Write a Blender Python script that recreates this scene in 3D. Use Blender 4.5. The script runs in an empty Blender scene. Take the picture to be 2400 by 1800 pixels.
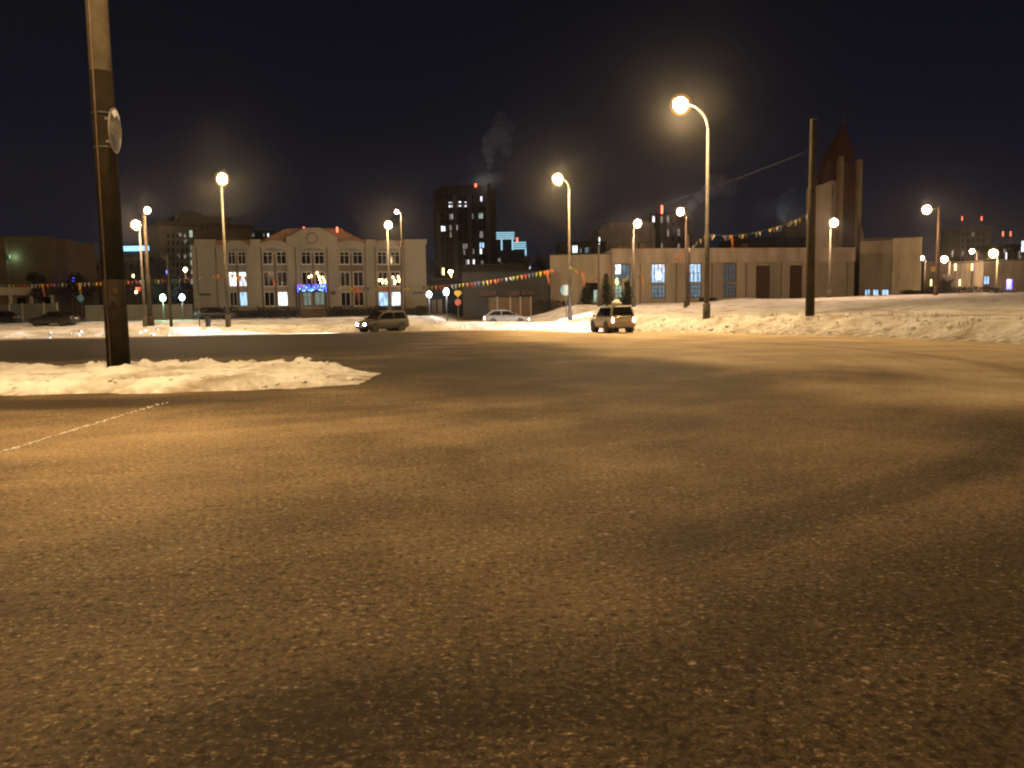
import bpy, bmesh, math, random
import numpy as np
from mathutils import Vector, Matrix
random.seed(7)
S = bpy.context.scene
COL = S.collection
R = math.radians

# ------------------------------------------------------------------ camera
F = 1870.0                       # focal length in pixels of the 2400 wide photo
EYE = Vector((0, 0, 1.6))
PITCH, ROLL = R(5.35), R(0.9)
fw = Vector((0, math.cos(PITCH), -math.sin(PITCH)))
r0 = Vector((1, 0, 0)); u0 = Vector((0, math.sin(PITCH), math.cos(PITCH)))
cr = r0*math.cos(ROLL) - u0*math.sin(ROLL)
cu = u0*math.cos(ROLL) + r0*math.sin(ROLL)
cam = bpy.data.cameras.new("camera")
cam.sensor_width = 36; cam.lens = 36*F/2400; cam.clip_end = 6000; cam.clip_start = 0.1
co = bpy.data.objects.new("camera", cam); COL.objects.link(co)
m = Matrix.Identity(4)
for i, v in enumerate((cr, cu, -fw)):
    for j in range(3): m[j][i] = v[j]
m.translation = EYE
co.matrix_world = m
PW = 1.95                         # all street lamps share this factor
S.camera = co

# ------------------------------------------------------------------ night sky
W = bpy.data.worlds.new("World"); S.world = W; W.use_nodes = True
nt = W.node_tree; nt.nodes.clear()
out = nt.nodes.new("ShaderNodeOutputWorld")
sky = nt.nodes.new("ShaderNodeTexSky"); sky.sky_type = 'NISHITA'; sky.sun_disc = False
sky.sun_elevation = R(-8); sky.sun_rotation = R(200)
bg1 = nt.nodes.new("ShaderNodeBackground"); bg1.inputs[1].default_value = 0.05
nt.links.new(sky.outputs[0], bg1.inputs[0])
tc = nt.nodes.new("ShaderNodeTexCoord"); sx = nt.nodes.new("ShaderNodeSeparateXYZ")
nt.links.new(tc.outputs["Generated"], sx.inputs[0])
rp = nt.nodes.new("ShaderNodeValToRGB")
for e in range(2): rp.color_ramp.elements.new(0.1*(e+1))
for el, (p, c) in zip(rp.color_ramp.elements, ((0.0, (.0112, .0115, .0172, 1)), (.10, (.0082, .0086, .0142, 1)),
                                              (.22, (.0054, .0058, .0100, 1)), (.45, (.0028, .0031, .0056, 1)))):
    el.position = p; el.color = c
nt.links.new(sx.outputs[2], rp.inputs[0])
bg2 = nt.nodes.new("ShaderNodeBackground"); bg2.inputs[1].default_value = 1.0
nt.links.new(rp.outputs[0], bg2.inputs[0])
ad = nt.nodes.new("ShaderNodeAddShader")
nt.links.new(bg1.outputs[0], ad.inputs[0]); nt.links.new(bg2.outputs[0], ad.inputs[1])
nt.links.new(ad.outputs[0], out.inputs[0])

S.view_settings.view_transform = 'Standard'; S.view_settings.look = 'None'
S.view_settings.gamma = 1; S.view_settings.exposure = 0; S.view_settings.use_curve_mapping = False
S.cycles.use_denoising = True
S.cycles.max_bounces = 5; S.cycles.diffuse_bounces = 2; S.cycles.glossy_bounces = 2
S.cycles.volume_bounces = 0; S.cycles.transparent_max_bounces = 8
S.cycles.sample_clamp_indirect = 3.0; S.cycles.sample_clamp_direct = 0
S.cycles.caustics_reflective = False; S.cycles.caustics_refractive = False
S.cycles.volume_max_steps = 64; S.cycles.volume_step_rate = 2.0
S.cycles.filter_width = 2.2

# ------------------------------------------------------------------ pixel -> place helpers
def ray(px, py): return fw + cr*((px-1200)/F) + cu*((900-py)/F)
def at(px, py, D):
    d = ray(px, py); return EYE + d*(D/d.y)
def gnd(px, py, z=0.0):
    d = ray(px, py); return EYE + d*((z-EYE.z)/d.z)
def xat(px, D, py=740): return at(px, py, D).x

# ------------------------------------------------------------------ numpy value noise
_rs = np.random.RandomState(3); _tab = _rs.rand(256, 256)
def vnoise(x, y):
    x = np.asarray(x, float); y = np.asarray(y, float)
    xi = np.floor(x).astype(int); yi = np.floor(y).astype(int)
    fx = x-xi; fy = y-yi; fx = fx*fx*(3-2*fx); fy = fy*fy*(3-2*fy)
    a = _tab[xi % 256, yi % 256]; b = _tab[(xi+1) % 256, yi % 256]
    c = _tab[xi % 256, (yi+1) % 256]; d = _tab[(xi+1) % 256, (yi+1) % 256]
    return (a*(1-fx)+b*fx)*(1-fy)+(c*(1-fx)+d*fx)*fy
def fbm(x, y, o=4):
    s = 0; a = .5; t = 0
    for k in range(o):
        s = s + a*vnoise(x*2**k+17.3*k, y*2**k+9.1*k); t += a; a *= .5
    return s/t
def sstep(a, b, x):
    t = np.clip((x-a)/(b-a), 0., 1.); return t*t*(3-2*t)

# ------------------------------------------------------------------ terrain
_e = [gnd(p, q) for p, q in ((0, 795), (200, 791), (400, 787), (650, 781), (890, 777), (1150, 773), (1290, 772), (1390, 773),
                             (1500, 777), (1700, 781), (1900, 785), (2150, 794), (2400, 808))]
EDGE = [(-160.0, 54.0), (-70.0, 56.0)] + [(v.x, v.y) for v in _e] + [(23, 21), (25.5, 10), (26, -10), (26, -80)]
EDGE = np.array(EDGE)
def edist(x, y):
    x = np.asarray(x, float); y = np.asarray(y, float)
    best = np.full(x.shape, 1e9); sg = np.ones(x.shape)
    for (ax, ay), (bx, by) in zip(EDGE[:-1], EDGE[1:]):
        dx, dy = bx-ax, by-ay; L2 = dx*dx+dy*dy
        t = np.clip(((x-ax)*dx+(y-ay)*dy)/L2, 0, 1)
        d = np.hypot(x-ax-t*dx, y-ay-t*dy)
        k = d < best-1e-9
        best = np.where(k, d, best); sg = np.where(k, np.sign(dx*(y-ay)-dy*(x-ax)), sg)
    return best*sg
def tz_np(x, y):
    x = np.asarray(x, float); y = np.asarray(y, float)
    e0 = edist(x, y)
    n1 = fbm(x*.35, y*.35, 4); n2 = fbm(x*1.3+40, y*1.3, 3); n3 = fbm(x*.09+5, y*.09+3, 2)
    e = e0 + (n1-.5)*1.6
    right = sstep(2, 9, x)
    hb = .62 + .30*right + (n3-.5)*.5
    berm = hb*sstep(-.35, 2.6, e)
    drop = sstep(3.2, 6.0, e)*(1-right)
    z = berm*(1-drop) + drop*(.42 - .34*sstep(-9, -6, x)*(1-sstep(3, 6, x)))
    rise = sstep(17, 25, e)*(1-right)*.50 + right*sstep(3, 40, e)*1.0 + right*sstep(8, 60, x)*sstep(20, 60, e)*.75
    # driveway beside the school stays low
    drv = sstep(-9.5, -7.5, x)*(1-sstep(-2.5, 1.0, x))*sstep(10, 14, e)
    z = z + rise*(1-.8*drv) - sstep(3.2, 2.2, abs(x+27.6))*sstep(88, 96, y)*(1-sstep(122, 126, y))*.95*(1-right)
    mound = 1.0*np.exp(-(((x-6.2)/5.0)**2+((y-86)/5)**2)) + .5*np.exp(-(((x-27)/5)**2+((y-93)/3)**2))
    z = z + mound*.6
    amp = sstep(-.4, 1.5, e)*(.55*np.exp(-np.maximum(e, 0)/3.5)+.12)
    z = z + amp*((n2-.5)*.40 + (fbm(x*3.1, y*3.1+8, 3)-.5)*.20)
    z = z + sstep(3, 10, e)*(fbm(x*.5+9, y*.5, 3)-.5)*.25
    far = sstep(110, 150, y)
    z = z*(1-far)+far*(1.45+.6*right)
    return np.where(e < -.35, -.12, z-.02)
def tz(x, y): return float(tz_np(np.array([x]), np.array([y]))[0])

# ------------------------------------------------------------------ materials
def new_mat(name):
    M = bpy.data.materials.new(name); M.use_nodes = True
    return M, M.node_tree.nodes, M.node_tree.links, M.node_tree.nodes["Principled BSDF"]
def pm(name, c1, c2=None, scale=1.5, rough=.7, metal=0.0, bump=0.0, bscale=None, detail=5, spec=.4, streak=0):
    M, N, L, B = new_mat(name)
    B.inputs["Roughness"].default_value = rough; B.inputs["Metallic"].default_value = metal
    B.inputs["Specular IOR Level"].default_value = spec
    if c2 is None: c2 = tuple(v*.78 for v in c1)
    t = N.new("ShaderNodeTexCoord"); n = N.new("ShaderNodeTexNoise")
    n.inputs["Scale"].default_value = scale; n.inputs["Detail"].default_value = detail
    if streak:      # rain-washed plaster: stains run downwards
        mp = N.new("ShaderNodeMapping"); mp.inputs["Scale"].default_value = (1, 1, streak); L.new(t.outputs["Object"], mp.inputs[0]); L.new(mp.outputs[0], n.inputs["Vector"])
    else: L.new(t.outputs["Object"], n.inputs["Vector"])
    r = N.new("ShaderNodeValToRGB"); r.color_ramp.elements[0].position = .32; r.color_ramp.elements[1].position = .68
    r.color_ramp.elements[0].color = (*c2, 1); r.color_ramp.elements[1].color = (*c1, 1)
    L.new(n.outputs["Fac"], r.inputs[0]); L.new(r.outputs[0], B.inputs["Base Color"])
    if bump:
        b = N.new("ShaderNodeBump"); b.inputs["Strength"].default_value = bump
        n2 = N.new("ShaderNodeTexNoise"); n2.inputs["Scale"].default_value = bscale or scale*6; n2.inputs["Detail"].default_value = 6
        L.new(t.outputs["Object"], n2.inputs["Vector"]); L.new(n2.outputs["Fac"], b.inputs["Height"])
        L.new(b.outputs[0], B.inputs["Normal"])
    return M
def em(name, col, strength):
    M, N, L, B = new_mat(name)
    B.inputs["Base Color"].default_value = (.3, .3, .3, 1); B.inputs["Emission Color"].default_value = (*col, 1)
    B.inputs["Emission Strength"].default_value = strength
    return M
def em_window(name, col, strength, bars=2.2, dark=.35):
    # a lit room behind curtains: uneven light, vertical folds
    M, N, L, B = new_mat(name)
    t = N.new("ShaderNodeTexCoord"); mp = N.new("ShaderNodeMapping"); mp.inputs["Scale"].default_value = (bars, bars, .5)
    L.new(t.outputs["Object"], mp.inputs[0])
    n = N.new("ShaderNodeTexNoise"); n.inputs["Scale"].default_value = 1.6; n.inputs["Detail"].default_value = 3
    L.new(mp.outputs[0], n.inputs["Vector"])
    r = N.new("ShaderNodeValToRGB"); r.color_ramp.elements[0].position = .36; r.color_ramp.elements[1].position = .56
    r.color_ramp.elements[0].color = (*[c*dark for c in col], 1); r.color_ramp.elements[1].color = (*col, 1)
    L.new(n.outputs["Fac"], r.inputs[0]); L.new(r.outputs[0], B.inputs["Emission Color"])
    B.inputs["Emission Strength"].default_value = strength; B.inputs["Base Color"].default_value = (.05, .05, .05, 1)
    B.inputs["Roughness"].default_value = .15
    return M
MT = {}
MT['concrete_pole'] = pm('concrete_pole', (.055, .045, .03), (.03, .024, .016), 2.5, .9, bump=.5, spec=.1)
MT['dark_sleeve'] = pm('dark_sleeve', (.015, .010, .005), (.007, .005, .003), 3, .85, bump=.5, spec=.08)
MT['steel'] = pm('galvanised_steel', (.10, .09, .075), (.06, .053, .042), 3, .8, .0, bump=.15)
MT['rust'] = pm('rusty_steel', (.075, .045, .026), (.04, .026, .016), 4, .7, bump=.3)
MT['housing'] = pm('lamp_housing', (.25, .25, .26), None, 5, .5)
MT['wall_ochre'] = pm('ochre_plaster', (.31, .265, .185), (.24, .20, .14), .35, .9, bump=.12, bscale=4, streak=.3)
MT['wall_spandrel'] = pm('grey_green_panel', (.22, .21, .16), (.16, .15, .11), .8, .8, bump=.1)
MT['wall_dark'] = pm('brown_infill', (.17, .12, .075), (.12, .085, .055), .8, .85)
MT['wall_plain'] = pm('stained_plaster', (.40, .34, .265), (.27, .225, .175), .45, .92, bump=.15, bscale=3, streak=.2)
MT['wall_parapet'] = pm('parapet_render', (.52, .43, .34), (.30, .245, .19), .7, .9, bump=.2, bscale=3, streak=.25)
MT['wall_grey'] = pm('grey_render', (.060, .056, .052), (.04, .037, .035), .3, .9, bump=.1)
MT['wall_blue'] = pm('blue_grey_cladding', (.035, .044, .05), (.024, .03, .034), .3, .85)
MT['brick'] = pm('dark_brick', (.085, .058, .037), (.055, .037, .025), .3, .9, bump=.1)
MT['brick_light'] = pm('pale_brick', (.17, .125, .08), (.12, .088, .058), .3, .9)
MT['red_brick'] = pm('deep_red_brick', (.055, .017, .014), (.035, .012, .010), .5, .85, bump=.1)
MT['roof_orange'] = pm('orange_roof_sheet', (.26, .135, .06), (.17, .09, .045), .7, .7)
MT['white_frame'] = pm('white_frame', (.6, .57, .5), (.45, .42, .36), 2, .5)
MT['dark_glass'] = pm('dark_glass', (.012, .011, .010), (.008, .007, .006), 1, .06, spec=.12)
MT['dim_glass'] = pm('dim_glass', (.022, .018, .015), (.012, .010, .009), 1, .12, spec=.06)
MT['snow_cap'] = pm('old_snow', (.78, .77, .76), (.60, .57, .53), 2, .7, bump=.4)
MT['bark'] = pm('bark', (.07, .052, .038), (.04, .03, .022), 4, .9)
MT['twig'] = pm('twig', (.050, .038, .028), (.025, .020, .015), .6, .9)
MT['needle'] = pm('needle', (.030, .036, .024), (.016, .02, .014), .8, .9)
MT['hedge'] = pm('hedge_leaf', (.045, .036, .026), (.02, .017, .013), .9, .9)
MT['dry_grass'] = pm('dry_grass', (.24, .17, .085), (.15, .10, .05), 2, .9)
MT['tyre'] = pm('tyre_rubber', (.022, .021, .02), (.014, .013, .012), 6, .85)
MT['rim'] = pm('wheel_rim', (.055, .053, .05), None, 5, .6, .3)
MT['trim'] = pm('black_trim', (.03, .028, .026), None, 5, .6)
MT['plate'] = pm('number_plate', (.55, .55, .53), None, 5, .5)
MT['fence'] = pm('fence_panel', (.13, .12, .10), (.09, .08, .07), .8, .85)
MT['plaque'] = pm('dark_plaque', (.045, .035, .025), None, 2, .5)
MT['wire'] = pm('wire', (.07, .066, .06), None, 2, .6)
MT['door_brown'] = pm('brown_door', (.085, .05, .032), (.055, .033, .022), .8, .7)
MT['sign_blue'] = pm('blue_sign_face', (.16, .34, .52), (.10, .24, .42), 3, .4)
MT['sign_white'] = pm('white_sign_face', (.75, .76, .78), None, 3, .45)
MT['sign_yellow'] = pm('yellow_sign_face', (.62, .42, .05), None, 3, .45)
MT['sign_red'] = pm('red_sign_face', (.45, .10, .07), None, 3, .45)
MT['sign_grey'] = pm('grey_sign_face', (.035, .03, .034), (.02, .018, .02), 3, .5, spec=.15)
MT['sign_dull'] = pm('dull_sign_face', (.17, .15, .12), (.09, .078, .06), 5, .6, spec=.1)
MT['sign_back'] = pm('sign_back', (.12, .115, .11), None, 3, .6, .2)
MT['lens_warm'] = em('sodium_lens', (1, .74, .38), 260)
MT['lens_pink'] = em('pinkish_lens', (1, .72, .48), 220)
def glow_shell_mat(name, col, strength, clear):  # see-through emission for the glow shells added round the bulbs
    M = bpy.data.materials.new(name); M.use_nodes = True; N = M.node_tree.nodes; L = M.node_tree.links; N.clear()
    o_ = N.new("ShaderNodeOutputMaterial"); mx = N.new("ShaderNodeMixShader"); mx.inputs[0].default_value = 1-clear
    t_ = N.new("ShaderNodeBsdfTransparent"); e_ = N.new("ShaderNodeEmission"); e_.inputs[0].default_value = (*col, 1); e_.inputs[1].default_value = strength
    L.new(t_.outputs[0], mx.inputs[1]); L.new(e_.outputs[0], mx.inputs[2]); L.new(mx.outputs[0], o_.inputs[0]); return M
MT['cover_warm'] = glow_shell_mat('amber_glow_shell', (1, .50, .12), .60, .78)  # cover_* keys: glow shells added round the bulbs
MT['cover_pink'] = glow_shell_mat('pinkish_glow_shell', (1, .46, .20), .55, .78)
MT['cover_far'] = glow_shell_mat('far_glow_shell', (1, .46, .18), .35, .75)
MT['lens_white'] = em('white_globe', (.92, .96, 1), 22)
MT['lens_green'] = em('green_globe', (.55, 1, .62), 16)
MT['lens_blue'] = em('bluish_globe', (.62, .80, 1), 14)
MT['lens_far'] = em('far_lens', (1, .76, .46), 60)
MT['red_light'] = em('red_beacon', (1, .10, .05), 7)
MT['blue_light'] = em('blue_lamp', (.10, .10, 1), 6)
MT['led_blue'] = em('blue_garland', (.05, .09, 1), 2.2)
MT['led_cyan'] = em('cyan_garland', (.15, .55, 1), 7)
MT['bulb'] = em('warm_bulb', (1, .66, .28), 20)
MT['win_white'] = em_window('lit_white_window', (.86, .95, 1.0), 2.2)
MT['win_blue'] = em_window('lit_blue_window', (.42, .66, .95), 1.5)
MT['win_dimblue'] = em_window('dim_blue_window', (.26, .38, .46), .55, 3, .4)
MT['win_greydim'] = em_window('dim_grey_window', (.24, .24, .24), .28, 3, .5)
MT['win_warm'] = em_window('lit_warm_window', (1, .78, .45), 1.2)
MT['win_green'] = em_window('lit_green_window', (.62, .85, .66), .65)
MT['win_teal'] = em_window('lit_entrance_glass', (.30, .40, .34), .55, 4, .4)
MT['win_far'] = em_window('far_lit_window', (.9, .86, .95), 2.0)
MT['win_fardim'] = em_window('far_dim_window', (.50, .42, .38), .5)
MT['led_strip'] = em('cyan_led_strip', (.25, .62, 1), 2.2)
MT['led_roof'] = em('blue_white_roof_light', (.36, .66, .80), 1.3)
MT['headlight'] = em('headlight_on', (.86, .90, 1), 120)
MT['taillight'] = em('tail_light_on', (1, .10, .04), 9)
MT['brakecore'] = em('brake_lamp_core', (1, .55, .42), 26)
MT['glass_off'] = pm('lamp_glass_off', (.4, .38, .35), None, 4, .2)

def snow_material(name, dirt=.5):
    M, N, L, B = new_mat(name)
    g = N.new("ShaderNodeNewGeometry")
    n = N.new("ShaderNodeTexNoise"); n.inputs["Scale"].default_value = .55; n.inputs["Detail"].default_value = 8; n.inputs["Roughness"].default_value = .65
    L.new(g.outputs["Position"], n.inputs["Vector"])
    r = N.new("ShaderNodeValToRGB"); els = r.color_ramp.elements
    els[0].position = .30; els[0].color = (.36*(1-dirt)+.10, .31*(1-dirt)+.08, .25*(1-dirt)+.06, 1)
    els[1].position = .52; els[1].color = (.78, .775, .77, 1)
    L.new(n.outputs["Fac"], r.inputs[0])
    at_ = N.new("ShaderNodeAttribute"); at_.attribute_name = "dirt"
    n3 = N.new("ShaderNodeTexNoise"); n3.inputs["Scale"].default_value = 3.5; n3.inputs["Detail"].default_value = 6
    L.new(g.outputs["Position"], n3.inputs["Vector"])
    mul = N.new("ShaderNodeMath"); mul.operation = 'MULTIPLY'
    mr = N.new("ShaderNodeMapRange"); mr.inputs[1].default_value = .35; mr.inputs[2].default_value = .62
    L.new(n3.outputs["Fac"], mr.inputs[0]); L.new(at_.outputs["Fac"], mul.inputs[0]); L.new(mr.outputs[0], mul.inputs[1])
    mx = N.new("ShaderNodeMix"); mx.data_type = 'RGBA'
    L.new(mul.outputs[0], mx.inputs[0]); L.new(r.outputs[0], mx.inputs[6]); mx.inputs[7].default_value = (.21, .145, .085, 1)
    L.new(mx.outputs[2], B.inputs["Base Color"])
    B.inputs["Roughness"].default_value = .75; B.inputs["Specular IOR Level"].default_value = .25
    n2 = N.new("ShaderNodeTexNoise"); n2.inputs["Scale"].default_value = 5; n2.inputs["Detail"].default_value = 7
    L.new(g.outputs["Position"], n2.inputs["Vector"])
    b = N.new("ShaderNodeBump"); b.inputs["Strength"].default_value = .6; b.inputs["Distance"].default_value = .12
    L.new(n2.outputs["Fac"], b.inputs["Height"]); L.new(b.outputs[0], B.inputs["Normal"])
    return M
MT['snow'] = snow_material('snow', .25)
MT['snow_island'] = snow_material('island_snow', .45)

def road_material():
    M, N, L, B = new_mat('sanded_icy_asphalt')
    g = N.new("ShaderNodeNewGeometry")
    def math_(op, a, b=None, c=None):
        n = N.new("ShaderNodeMath"); n.operation = op
        for k, v in enumerate((a, b, c)):
            if v is None: continue
            if isinstance(v, (int, float)): n.inputs[k].default_value = v
            else: L.new(v, n.inputs[k])
        return n.outputs[0]
    def noise(vec, sc, det=4, rgh=.5):
        n = N.new("ShaderNodeTexNoise"); n.inputs["Scale"].default_value = sc; n.inputs["Detail"].default_value = det
        n.inputs["Roughness"].default_value = rgh; L.new(vec, n.inputs["Vector"]); return n.outputs["Fac"]
    def mrange(v, a, b, c=0., d=1.):
        n = N.new("ShaderNodeMapRange"); n.interpolation_type = 'SMOOTHSTEP'
        for k, q in enumerate((a, b, c, d)): n.inputs[k+1].default_value = q
        L.new(v, n.inputs[0]); return n.outputs[0]
    P = g.outputs["Position"]
    sp = N.new("ShaderNodeSeparateXYZ"); L.new(P, sp.inputs[0])
    dx = math_('ADD', sp.outputs[0], 10.0); dy = math_('SUBTRACT', sp.outputs[1], 25.0)
    rr = math_('SQRT', math_('ADD', math_('MULTIPLY', dx, dx), math_('MULTIPLY', dy, dy)))
    th = math_('MULTIPLY', math_('ARCTAN2', dx, math_('MULTIPLY', dy, -1.0)), 22.0)
    pol = N.new("ShaderNodeCombineXYZ"); L.new(rr, pol.inputs[0]); L.new(math_('MULTIPLY', th, .09), pol.inputs[1])
    tracks = noise(pol.outputs[0], 1.15, 4, .55)          # tyre lanes round the island
    fine = N.new("ShaderNodeCombineXYZ"); L.new(rr, fine.inputs[0]); L.new(math_('MULTIPLY', th, .35), fine.inputs[1])
    streak = noise(fine.outputs[0], 9, 3, .6)
    cloud = noise(P, .35, 5, .55); grit = noise(P, 26, 4, .75)
    wp = N.new("ShaderNodeVectorMath"); wp.operation = 'MULTIPLY'; wp.inputs[1].default_value = (.95, 1.1, 1); L.new(P, wp.inputs[0])
    fleck = math_('ADD', mrange(noise(wp.outputs[0], 14, 4, .7), .585, .69), math_('MULTIPLY', mrange(noise(wp.outputs[0], 27, 3, .65), .56, .68), .9))
    pits = mrange(noise(P, 17, 4, .65), .47, .34)
    pz = N.new("ShaderNodeVectorMath"); pz.operation = 'MULTIPLY'; pz.inputs[1].default_value = (1.0, 1.5, 1); L.new(P, pz.inputs[0])
    v = N.new("ShaderNodeTexVoronoi"); v.inputs["Scale"].default_value = 15; v.inputs["Randomness"].default_value = 1; L.new(pz.outputs[0], v.inputs["Vector"])
    sepc = N.new("ShaderNodeSeparateColor"); L.new(v.outputs["Color"], sepc.inputs[0])
    dist = math_('ADD', v.outputs["Distance"], math_('MULTIPLY', math_('SUBTRACT', grit, .5), .45))
    speck = math_('MULTIPLY', mrange(dist, .36, .10), mrange(sepc.outputs[0], .72, 1.0))
    v2 = N.new("ShaderNodeTexVoronoi"); v2.inputs["Scale"].default_value = 41; L.new(pz.outputs[0], v2.inputs["Vector"])
    sep2 = N.new("ShaderNodeSeparateColor"); L.new(v2.outputs["Color"], sep2.inputs[0])
    speck2 = math_('MULTIPLY', mrange(v2.outputs["Distance"], .42, .2), mrange(sep2.outputs[0], .6, 1.0))
    # dark swept wheel path
    band = math_('MULTIPLY', math_('SUBTRACT', 1.0, mrange(math_('ABSOLUTE', math_('SUBTRACT', math_('ADD', rr, math_('MULTIPLY', cloud, .5)), 22.85)), .12, .48)), mrange(th, 9.0, 14.0))
    att = N.new("ShaderNodeAttribute"); att.attribute_name = "cover"  # snow cover, with lamp falloff painted on the near road
    val = math_('ADD', math_('MULTIPLY', mrange(tracks, .25, .75), .13), math_('MULTIPLY', mrange(cloud, .3, .7), .30))
    val = math_('ADD', val, math_('MULTIPLY', mrange(streak, .3, .7), .07))
    val = math_('ADD', val, math_('MULTIPLY', mrange(grit, .38, .62), .20))
    val = math_('SUBTRACT', val, math_('MULTIPLY', band, .19))
    val = math_('SUBTRACT', val, math_('MULTIPLY', pits, .32))
    val = math_('ADD', val, math_('MULTIPLY', math_('MULTIPLY', fleck, mrange(noise(P, 1.3, 4, .6), .25, .55)), .54))
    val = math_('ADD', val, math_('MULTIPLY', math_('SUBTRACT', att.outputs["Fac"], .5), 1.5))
    val = math_('ADD', val, math_('ADD', math_('MULTIPLY', speck, .45), math_('MULTIPLY', speck2, .30)))
    ramp = N.new("ShaderNodeValToRGB"); els = ramp.color_ramp.elements
    els[0].position = 0.0; els[0].color = (.032, .022, .012, 1)
    els[1].position = 1.0; els[1].color = (.60, .46, .285, 1)
    a = els.new(.40); a.color = (.245, .175, .100, 1)
    vv = mrange(val, -.1, 1.4); L.new(vv, ramp.inputs[0])
    # anything over 1 turns to packed snow
    mx = N.new("ShaderNodeMix"); mx.data_type = 'RGBA'; L.new(mrange(val, 1.0, 1.5), mx.inputs[0])
    L.new(ramp.outputs[0], mx.inputs[6]); mx.inputs[7].default_value = (.84, .71, .50, 1)
    L.new(mx.outputs[2], B.inputs["Base Color"])
    B.inputs["Roughness"].default_value = .8; B.inputs["Specular IOR Level"].default_value = .12
    b = N.new("ShaderNodeBump"); b.inputs["Strength"].default_value = .55; b.inputs["Distance"].default_value = .011
    hh = math_('ADD', math_('MULTIPLY', grit, .9), math_('ADD', math_('MULTIPLY', speck, .6), math_('MULTIPLY', streak, .5)))
    L.new(hh, b.inputs["Height"]); L.new(b.outputs[0], B.inputs["Normal"])
    return M
MT['road'] = road_material()

# ------------------------------------------------------------------ object helpers
def meta(o, label=None, cat=None, group=None, kind=None):
    if label: o['label'] = label
    if cat: o['category'] = cat
    if group: o['group'] = group
    if kind: o['kind'] = kind
    return o
def thing(name, label, cat, loc=(0, 0, 0), rz=0.0, group=None):
    o = bpy.data.objects.new(name, None); COL.objects.link(o)
    o.empty_display_size = .2
    o.location = loc; o.rotation_euler = (0, 0, rz)
    return meta(o, label, cat, group)
def mesh_of(name, bm, mats, smooth=False):
    me = bpy.data.meshes.new(name); bm.to_mesh(me); bm.free()
    for q in (mats if isinstance(mats, (list, tuple)) else [mats]): me.materials.append(q)
    if smooth:
        for p in me.polygons: p.use_smooth = True
    return me
def obj(name, bm, mats, parent=None, loc=(0, 0, 0), rot=(0, 0, 0), smooth=False, label=None):
    me = bm if isinstance(bm, bpy.types.Mesh) else mesh_of(name, bm, mats, smooth)
    o = bpy.data.objects.new(name, me); COL.objects.link(o)
    o.location = loc; o.rotation_euler = rot
    if parent is not None: o.parent = parent
    if label: o['label'] = label
    return o
def copy_tree(o, parent=None):
    c = o.copy(); COL.objects.link(c)
    if parent is not None: c.parent = parent
    for ch in list(o.children): copy_tree(ch, c)
    return c
def box(bm, x0, x1, y0, y1, z0, z1, mi=0):
    v = [bm.verts.new(p) for p in ((x0, y0, z0), (x1, y0, z0), (x1, y1, z0), (x0, y1, z0), (x0, y0, z1), (x1, y0, z1), (x1, y1, z1), (x0, y1, z1))]
    for f in ((3, 2, 1, 0), (4, 5, 6, 7), (0, 1, 5, 4), (1, 2, 6, 5), (2, 3, 7, 6), (3, 0, 4, 7)):
        bm.faces.new([v[i] for i in f]).material_index = mi
    return bm
def boxbm(*a): return box(bmesh.new(), *a)
def prism(bm, pts, y0, y1, mi=0):
    # outline (x, z) pulled from y0 to y1
    a = [bm.verts.new((p[0], y0, p[1])) for p in pts]; b = [bm.verts.new((p[0], y1, p[1])) for p in pts]
    n = len(pts)
    fs = [bm.faces.new(a), bm.faces.new(b[::-1])]
    for i in range(n): fs.append(bm.faces.new((a[i], b[i], b[(i+1) % n], a[(i+1) % n])))
    for f in fs: f.material_index = mi
    bmesh.ops.recalc_face_normals(bm, faces=fs)
    return bm
def tube(bm, pts, rad, seg=10, cap=True, mi=0):
    pts = [Vector(p) for p in pts]; n = len(pts)
    rad = rad if isinstance(rad, (list, tuple)) else [rad]*n
    rings = []
    for i, p in enumerate(pts):
        d = (pts[min(i+1, n-1)]-pts[max(i-1, 0)]).normalized()
        a = Vector((1, 0, 0)) if abs(d.x) < .8 else Vector((0, 1, 0))
        u = d.cross(a).normalized(); w = d.cross(u)
        rings.append([bm.verts.new(p+(u*math.cos(2*math.pi*k/seg)+w*math.sin(2*math.pi*k/seg))*rad[i]) for k in range(seg)])
    for a, b in zip(rings[:-1], rings[1:]):
        for k in range(seg):
            f = bm.faces.new((a[k], a[(k+1) % seg], b[(k+1) % seg], b[k])); f.material_index = mi; f.smooth = True
    if cap:
        bm.faces.new(rings[0][::-1]).material_index = mi; bm.faces.new(rings[-1]).material_index = mi
    bmesh.ops.recalc_face_normals(bm, faces=bm.faces)
    return bm
def tubebm(*a, **k): return tube(bmesh.new(), *a, **k)
def ball(bm, c, r, sub=2, mi=0):
    c = Vector(c); r = r if isinstance(r, (tuple, list)) else (r, r, r)
    M = Matrix.Translation(c) @ Matrix.Diagonal((*r, 1))
    ret = bmesh.ops.create_icosphere(bm, subdivisions=sub, radius=1, matrix=M)
    for v in ret['verts']:
        for f in v.link_faces: f.smooth = True; f.material_index = mi
    return bm
def light(name, parent, loc, col, power, size=.12, spot=None, direction=None, blend=.5):
    d = bpy.data.lights.new(name, 'SPOT' if spot else 'POINT')
    d.color = col; d.energy = power; d.shadow_soft_size = size
    if spot: d.spot_size = spot; d.spot_blend = blend
    o = bpy.data.objects.new(name, d); COL.objects.link(o); o.location = loc
    if direction is not None: o.rotation_euler = Vector(direction).to_track_quat('-Z', 'Y').to_euler()
    if parent is not None: o.parent = parent
    return o
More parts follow.
